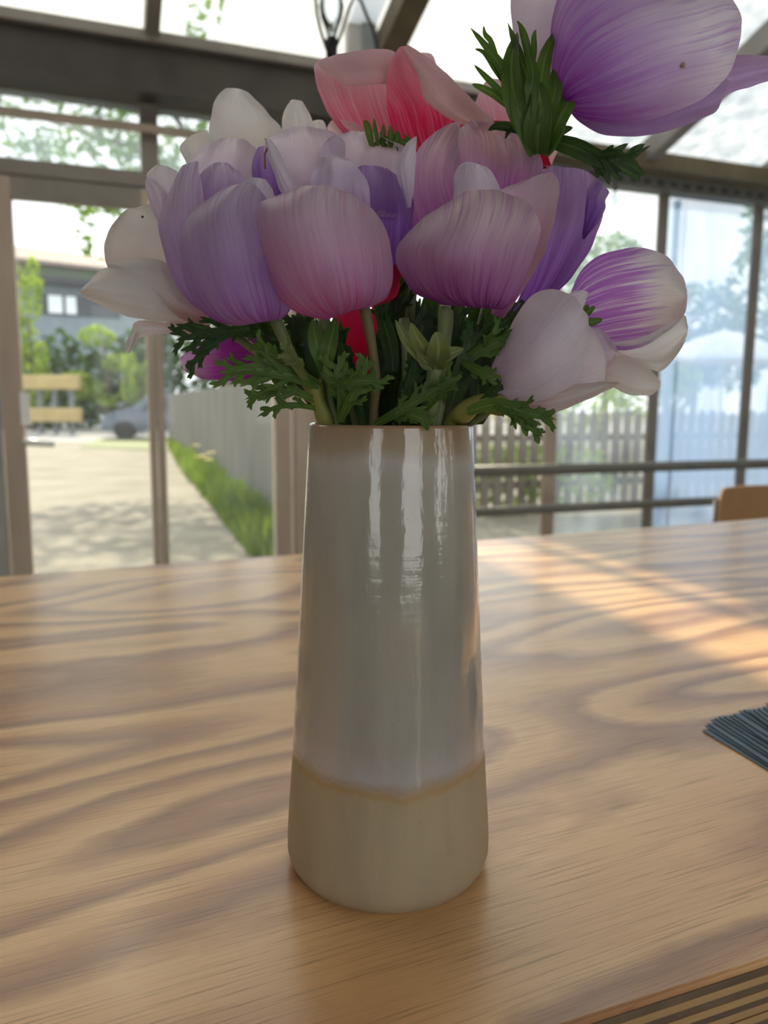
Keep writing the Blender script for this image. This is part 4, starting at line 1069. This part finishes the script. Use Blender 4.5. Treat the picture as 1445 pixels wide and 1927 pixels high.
# ---- F5 purple right
f = flower('violet anemone behind the front right bloom, wavy upper edge', 985, 580, .345)
petal(f, 'purple', [(962, 592, 1000, 590), (985, 530, 1056, 545), (996, 455, 1104, 478), (1006, 385, 1134, 410), (1012, 335, 1138, 362), (1030, 316, 1118, 330)], .345, .350, -.010, -.003, ruff=.003, label='wavy violet petal')
petal(f, 'lilac_pale', [(1000, 400, 1080, 400), (1012, 340, 1090, 345), (1022, 312, 1072, 322)], .368, .372, .002, 0, ruff=.003)
petal(f, 'purple', [(1096, 450, 1100, 450), (1102, 390, 1137, 400), (1108, 352, 1140, 378), (1120, 335, 1148, 362)], .342, .340, .004, 0, ruff=.003)
stem(f, [(975, 590, .345), (930, 680, .345), (870, 760, .345), (830, 830, .345), (760, 1000, .35)], .0022)

# ---- F6 right white/violet
f = flower('white anemone with a violet heart at the far right of the bouquet', 1075, 600, .350)
petal(f, 'white_violet', [(1066, 570, 1072, 612), (1092, 508, 1112, 658), (1140, 475, 1165, 659), (1195, 465, 1215, 650), (1245, 477, 1255, 626), (1270, 500, 1276, 606), (1283, 522, 1288, 590), (1290, 545, 1293, 568)], .352, .352, -.014, -.004, label='large white petal with violet streaks at its base')
petal(f, 'white', [(1110, 640, 1130, 670), (1190, 640, 1215, 690), (1250, 615, 1243, 698), (1288, 592, 1270, 675), (1293, 610, 1286, 646)], .356, .358, -.004, 0)
petal(f, 'white_rose', [(1090, 640, 1100, 700), (1140, 655, 1145, 724), (1195, 675, 1185, 742), (1231, 704, 1224, 743), (1241, 718, 1239, 734)], .350, .350, .006, 0)
lobes(f, 'leaf', [([(1090, 598, .340), (1105, 588, .340), (1120, 576, .340)], 7), ([(1090, 606, .339), (1115, 606, .339), (1134, 600, .339)], 8), ([(1085, 590, .340), (1100, 580, .340), (1108, 574, .341)], 5)], 'small green tips in the flower heart')
stem(f, [(1075, 610, .35), (1000, 700, .35), (920, 770, .345), (850, 830, .345), (760, 1000, .35)], .0022)

# ---- F7 lower right pale
f = flower('pale lilac-white anemone hanging over the right of the vase rim', 935, 720, .325)
petal(f, 'white_lilac', [(925, 690, 935, 745), (948, 640, 975, 765), (972, 592, 1035, 760), (1000, 556, 1085, 715), (1038, 541, 1108, 650), (1076, 556, 1106, 602)], .328, .318, .016, .006, label='large rounded pale petal')
petal(f, 'white_lilac', [(980, 700, 1000, 745), (1050, 640, 1080, 738), (1098, 608, 1130, 724), (1128, 638, 1139, 706), (1136, 662, 1139, 690)], .330, .328, .006, .003)
petal(f, 'white_rose', [(955, 745, 975, 779), (1030, 733, 1040, 777), (1090, 722, 1100, 757), (1138, 718, 1143, 733), (1164, 719, 1167, 722)], .323, .316, .006, .002, round_=False, label='pointed lowest petal')
petal(f, 'lilac_pale', [(1095, 625, 1115, 665), (1128, 618, 1140, 690), (1152, 642, 1149, 685), (1161, 657, 1159, 670)], .334, .336, -.004, 0)
petal(f, 'white_lilac', [(1050, 590, 1085, 600), (1064, 560, 1098, 580), (1085, 545, 1108, 552)], .332, .334, .002, 0)
stem(f, [(950, 765, .325), (905, 758, .326), (870, 778, .330), (845, 810, .336), (800, 1000, .345)], .0042, 'stem_yellow')
bract(f, 'leaf', [(880, 775, .322), (930, 762, .316), (985, 775, .312), (1048, 790, .312)], 14, 4, 46, 77, 36, 2, 'green bract draping right over the rim', w2=6, start=.35)
bract(f, 'leaf', [(950, 770, .316), (985, 795, .312), (1022, 822, .312)], 9, 3, 34, 78, 34, 1, w2=6)
bract(f, 'leaf_dark', [(900, 760, .324), (930, 735, .320), (960, 700, .318)], 8, 3, 32, 79, 34, 1, w2=5)

# ---- F11 magenta behind left
f = flower('magenta anemone half hidden under the left blooms', 490, 640, .385)
petal(f, 'magenta', [(500, 610, 500, 690), (430, 618, 440, 690), (390, 630, 400, 680), (378, 645, 385, 665)], .385, .388, .004, 0)
petal(f, 'magenta', [(500, 630, 480, 720), (430, 640, 430, 715), (370, 650, 380, 712), (340, 672, 350, 700)], .392, .396, -.004, 0, label='pale edged magenta petal')
stem(f, [(500, 660, .385), (580, 720, .375), (640, 800, .36), (700, 1000, .352)], .002)
# ---- F12 red behind centre
f = flower('dark red anemone low behind the stems in the middle', 700, 690, .385)
petal(f, 'red', [(650, 700, 700, 710), (624, 650, 705, 660), (626, 600, 700, 605), (645, 575, 690, 575)], .380, .376, .006, 0)
petal(f, 'red', [(690, 710, 740, 700), (690, 660, 765, 650), (695, 600, 785, 600), (710, 530, 780, 530)], .384, .380, .006, 0)
petal(f, 'red', [(670, 720, 730, 720), (660, 660, 745, 660), (670, 600, 740, 600)], .394, .396, -.004, 0)
stem(f, [(700, 700, .385), (705, 800, .36), (720, 1000, .352)], .002)

# ---- loose bracts and stems that fill the mouth of the vase
fol = empty('greenery', P(700, 790, .335), 'cut anemone foliage with divided dark green leaves filling the vase mouth', 'foliage')
G = .318
specs = [
 ('leaf_dark', [(470, 618, G+.01), (420, 625, G+.006), (375, 632, G+.004), (330, 640, G+.004)], 10, 4, 60, 38),
 ('leaf_dark', [(440, 625, G+.01), (400, 645, G+.006), (375, 670, G+.004), (350, 700, G+.004)], 8, 3, 38, 32),
 ('leaf', [(600, 725, G+.004), (545, 705, G-.004), (480, 695, G-.008), (410, 702, G-.01)], 15, 5, 66, 36),
 ('leaf', [(605, 728, G+.004), (560, 700, G-.002), (520, 670, G-.004), (480, 645, G-.004)], 9, 4, 48, 34),
 ('leaf_pale', [(575, 715, G-.002), (560, 690, G-.008), (545, 668, G-.010), (535, 645, G-.010)], 9, 3, 36, 34),
 ('leaf', [(600, 770, G+.008), (560, 762, G+.002), (520, 766, G), (482, 785, G)], 6, 3, 26, 32),
 ('leaf', [(598, 755, G+.006), (550, 735, G), (505, 735, G-.002), (460, 752, G-.002)], 8, 4, 44, 34),
 ('leaf', [(640, 795, G+.006), (645, 750, G-.002), (640, 715, G-.006), (625, 680, G-.006)], 12, 4, 48, 40),
 ('leaf', [(640, 790, G+.004), (660, 750, G-.004), (680, 715, G-.006), (692, 668, G-.006)], 10, 4, 46, 40),
 ('leaf', [(620, 735, G), (650, 720, G-.008), (690, 716, G-.010), (735, 722, G-.010)], 9, 3, 40, 36),
 ('leaf', [(705, 800, G+.006), (750, 775, G-.002), (800, 745, G-.006), (848, 715, G-.006)], 10, 4, 46, 38),
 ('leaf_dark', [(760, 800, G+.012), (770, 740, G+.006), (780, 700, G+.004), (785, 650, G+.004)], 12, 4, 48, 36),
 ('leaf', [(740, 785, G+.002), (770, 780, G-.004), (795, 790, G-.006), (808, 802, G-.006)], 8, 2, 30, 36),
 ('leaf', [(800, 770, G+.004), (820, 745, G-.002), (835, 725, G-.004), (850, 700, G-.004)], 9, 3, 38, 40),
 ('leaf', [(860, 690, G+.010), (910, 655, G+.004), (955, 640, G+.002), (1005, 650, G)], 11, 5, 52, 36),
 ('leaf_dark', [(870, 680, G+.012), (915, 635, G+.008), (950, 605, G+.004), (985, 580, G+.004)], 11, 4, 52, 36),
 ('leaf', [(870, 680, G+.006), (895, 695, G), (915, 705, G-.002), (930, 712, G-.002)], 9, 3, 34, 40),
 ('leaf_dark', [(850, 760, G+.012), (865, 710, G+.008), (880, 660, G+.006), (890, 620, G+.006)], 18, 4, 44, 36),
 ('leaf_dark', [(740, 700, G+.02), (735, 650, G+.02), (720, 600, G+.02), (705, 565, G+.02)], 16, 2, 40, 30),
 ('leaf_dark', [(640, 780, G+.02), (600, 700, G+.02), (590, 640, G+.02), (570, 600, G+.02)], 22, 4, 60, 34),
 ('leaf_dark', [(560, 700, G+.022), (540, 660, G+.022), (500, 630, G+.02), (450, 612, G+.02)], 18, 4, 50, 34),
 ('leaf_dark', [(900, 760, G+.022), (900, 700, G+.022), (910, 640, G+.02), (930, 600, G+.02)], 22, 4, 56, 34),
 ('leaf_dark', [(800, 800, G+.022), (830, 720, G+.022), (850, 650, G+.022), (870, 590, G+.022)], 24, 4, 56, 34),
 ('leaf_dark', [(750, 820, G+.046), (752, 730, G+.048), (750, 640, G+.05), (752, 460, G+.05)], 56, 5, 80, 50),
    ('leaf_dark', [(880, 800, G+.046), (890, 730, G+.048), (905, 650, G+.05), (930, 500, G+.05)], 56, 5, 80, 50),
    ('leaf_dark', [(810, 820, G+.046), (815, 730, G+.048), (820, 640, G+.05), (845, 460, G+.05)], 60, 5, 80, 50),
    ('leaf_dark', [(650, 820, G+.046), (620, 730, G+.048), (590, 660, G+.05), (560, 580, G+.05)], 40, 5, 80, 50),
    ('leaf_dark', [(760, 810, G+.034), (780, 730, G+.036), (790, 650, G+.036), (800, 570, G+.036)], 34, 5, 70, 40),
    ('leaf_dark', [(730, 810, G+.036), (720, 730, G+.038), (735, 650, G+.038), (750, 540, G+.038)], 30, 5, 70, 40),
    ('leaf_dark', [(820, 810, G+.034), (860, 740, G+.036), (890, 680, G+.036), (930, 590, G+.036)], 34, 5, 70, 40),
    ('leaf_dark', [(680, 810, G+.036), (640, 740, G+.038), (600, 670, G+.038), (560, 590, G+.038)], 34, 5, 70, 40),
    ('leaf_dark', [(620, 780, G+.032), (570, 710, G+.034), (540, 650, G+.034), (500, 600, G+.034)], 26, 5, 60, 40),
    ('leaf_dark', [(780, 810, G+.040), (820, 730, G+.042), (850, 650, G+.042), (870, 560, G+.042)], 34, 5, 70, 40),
 ('leaf_dark', [(700, 800, G+.024), (690, 740, G+.024), (650, 680, G+.024), (640, 600, G+.026)], 14, 4, 50, 34),
]
for i, (m_, path, w_, nl, ll, spr) in enumerate(specs):
    bract(fol, m_, path, w_, nl, ll, 100+i, spr, 2, w2=6.0 if nl > 3 else 5.0)
lobes(fol, 'leaf_pale', [([(815, 690, G-.004), (790, 665, G-.008), (765, 640, G-.01), (744, 602, G-.01)], 16), ([(815, 690, G-.004), (800, 660, G-.01), (785, 635, G-.014), (772, 606, G-.014)], 16),
                         ([(820, 692, G-.004), (825, 665, G-.01), (825, 645, G-.014), (820, 624, G-.014)], 22), ([(822, 690, G-.004), (840, 670, G-.01), (855, 662, G-.01), (873, 657, G-.008)], 12),
                         ([(812, 690, G-.004), (800, 680, G-.008), (785, 660, G-.012)], 12)], 'pale grey-green open cup of bracts')
lobes(fol, 'leaf', [([(612, 695, G+.004), (600, 660, G), (592, 630, G), (588, 600, G+.004)], 16), ([(612, 695, G+.004), (618, 660, G-.002), (625, 630, G), (632, 596, G+.004)], 16)])
for pts, r_, m_ in (([(822, 688, G), (815, 730, G+.004), (808, 770, G+.008), (800, 810, G+.014), (780, 1000, .345)], .0034, 'stem'),
                    ([(590, 715, G+.006), (598, 755, G+.008), (612, 790, G+.012), (630, 830, G+.016), (690, 1000, .345)], .0034, 'stem_yellow'),
                    ([(610, 600, G+.008), (612, 650, G+.008), (612, 700, G+.010), (625, 790, G+.016), (680, 1000, .345)], .0026, 'stem'),
                    ([(840, 585, G+.012), (838, 640, G+.012), (834, 700, G+.014), (820, 800, G+.018), (760, 1000, .345)], .0028, 'stem'),
                    ([(760, 600, G+.02), (765, 680, G+.02), (760, 800, G+.02), (740, 1000, .345)], .0022, 'stem')):
    stem(fol, pts, r_, m_)

# ================================================================ STRING LIGHTS
def hang(label, bpx, bpy_, d, rb, pts, up=True):
    e = empty('string_light', P(bpx, bpy_, d), label, 'lamp')
    k = rb
    g, t = mat('bulb glass')
    tr = nd(t, 'ShaderNodeBsdfTransparent'); tr.inputs[0].default_value = (.9, .95, .98, 1)
    gl = nd(t, 'ShaderNodeBsdfGlossy'); gl.inputs['Roughness'].default_value = .05
    lw = nd(t, 'ShaderNodeLayerWeight'); lw.inputs[0].default_value = .35
    ms = nd(t, 'ShaderNodeMixShader'); lk(t, lw.outputs['Fresnel'], ms.inputs[0]); lk(t, tr.outputs[0], ms.inputs[1]); lk(t, gl.outputs[0], ms.inputs[2]); out(t, ms.outputs[0])
    s = 1 if up else -1
    c = P(bpx, bpy_, d)
    prof_ = [(.35, 0), (.5, .6), (.85, 1.5), (1.0, 2.3), (.85, 3.1), (.45, 3.6), (.02, 3.75)]
    MB().lathe([(r0*k, s*z0*k) for r0, z0 in prof_], c, 20).obj('bulb', g, e, True)
    MB().lathe([(.02*k, -s*1.7*k), (.45*k, -s*1.6*k), (.52*k, -s*.2*k), (.40*k, s*.05*k)], c, 16).obj('socket', M['black'], e, True)
    q = [P(*p) for p in cr_interp(pts, 14)]
    MB().tube(q, k*.14, 8).obj('cable', M['black'], e, True)
hang('black string-light socket with clear bulb on a looping black cable at the top centre', 624, 72, 2.2, .036, [(592, -60, 2.2), (594, 10, 2.2), (604, 60, 2.2), (622, 105, 2.2), (640, 70, 2.2), (655, 20, 2.2), (672, -10, 2.2), (690, 30, 2.2), (704, 60, 2.2), (712, 110, 2.2)])
hang('tiny black string-light bulb hanging below the perforated lintel right of the purple petals', 1157, 360, 4.6, .022, [(1156, 362, 4.6), (1154, 320, 4.6), (1100, 300, 4.6), (1040, 290, 4.6), (960, 260, 4.6)], up=False)
# grey bracket post and pale board beside the rafter, standing on the beam
q = FS(650, 110, .3); q2 = FS(676, 110, .3); q3 = FS(702, 110, .3)
struct('trim_11', fb(q[0], q2[0], .28, .34, zb1-.1, zb1+.55), plain('pale board', (.62, .60, .58), None, .6))
struct('trim_12', fb(q2[0], q3[0], .28, .36, zb1-.1, zb1+.75), plain('zinc bracket', (.34, .36, .37), None, .4))
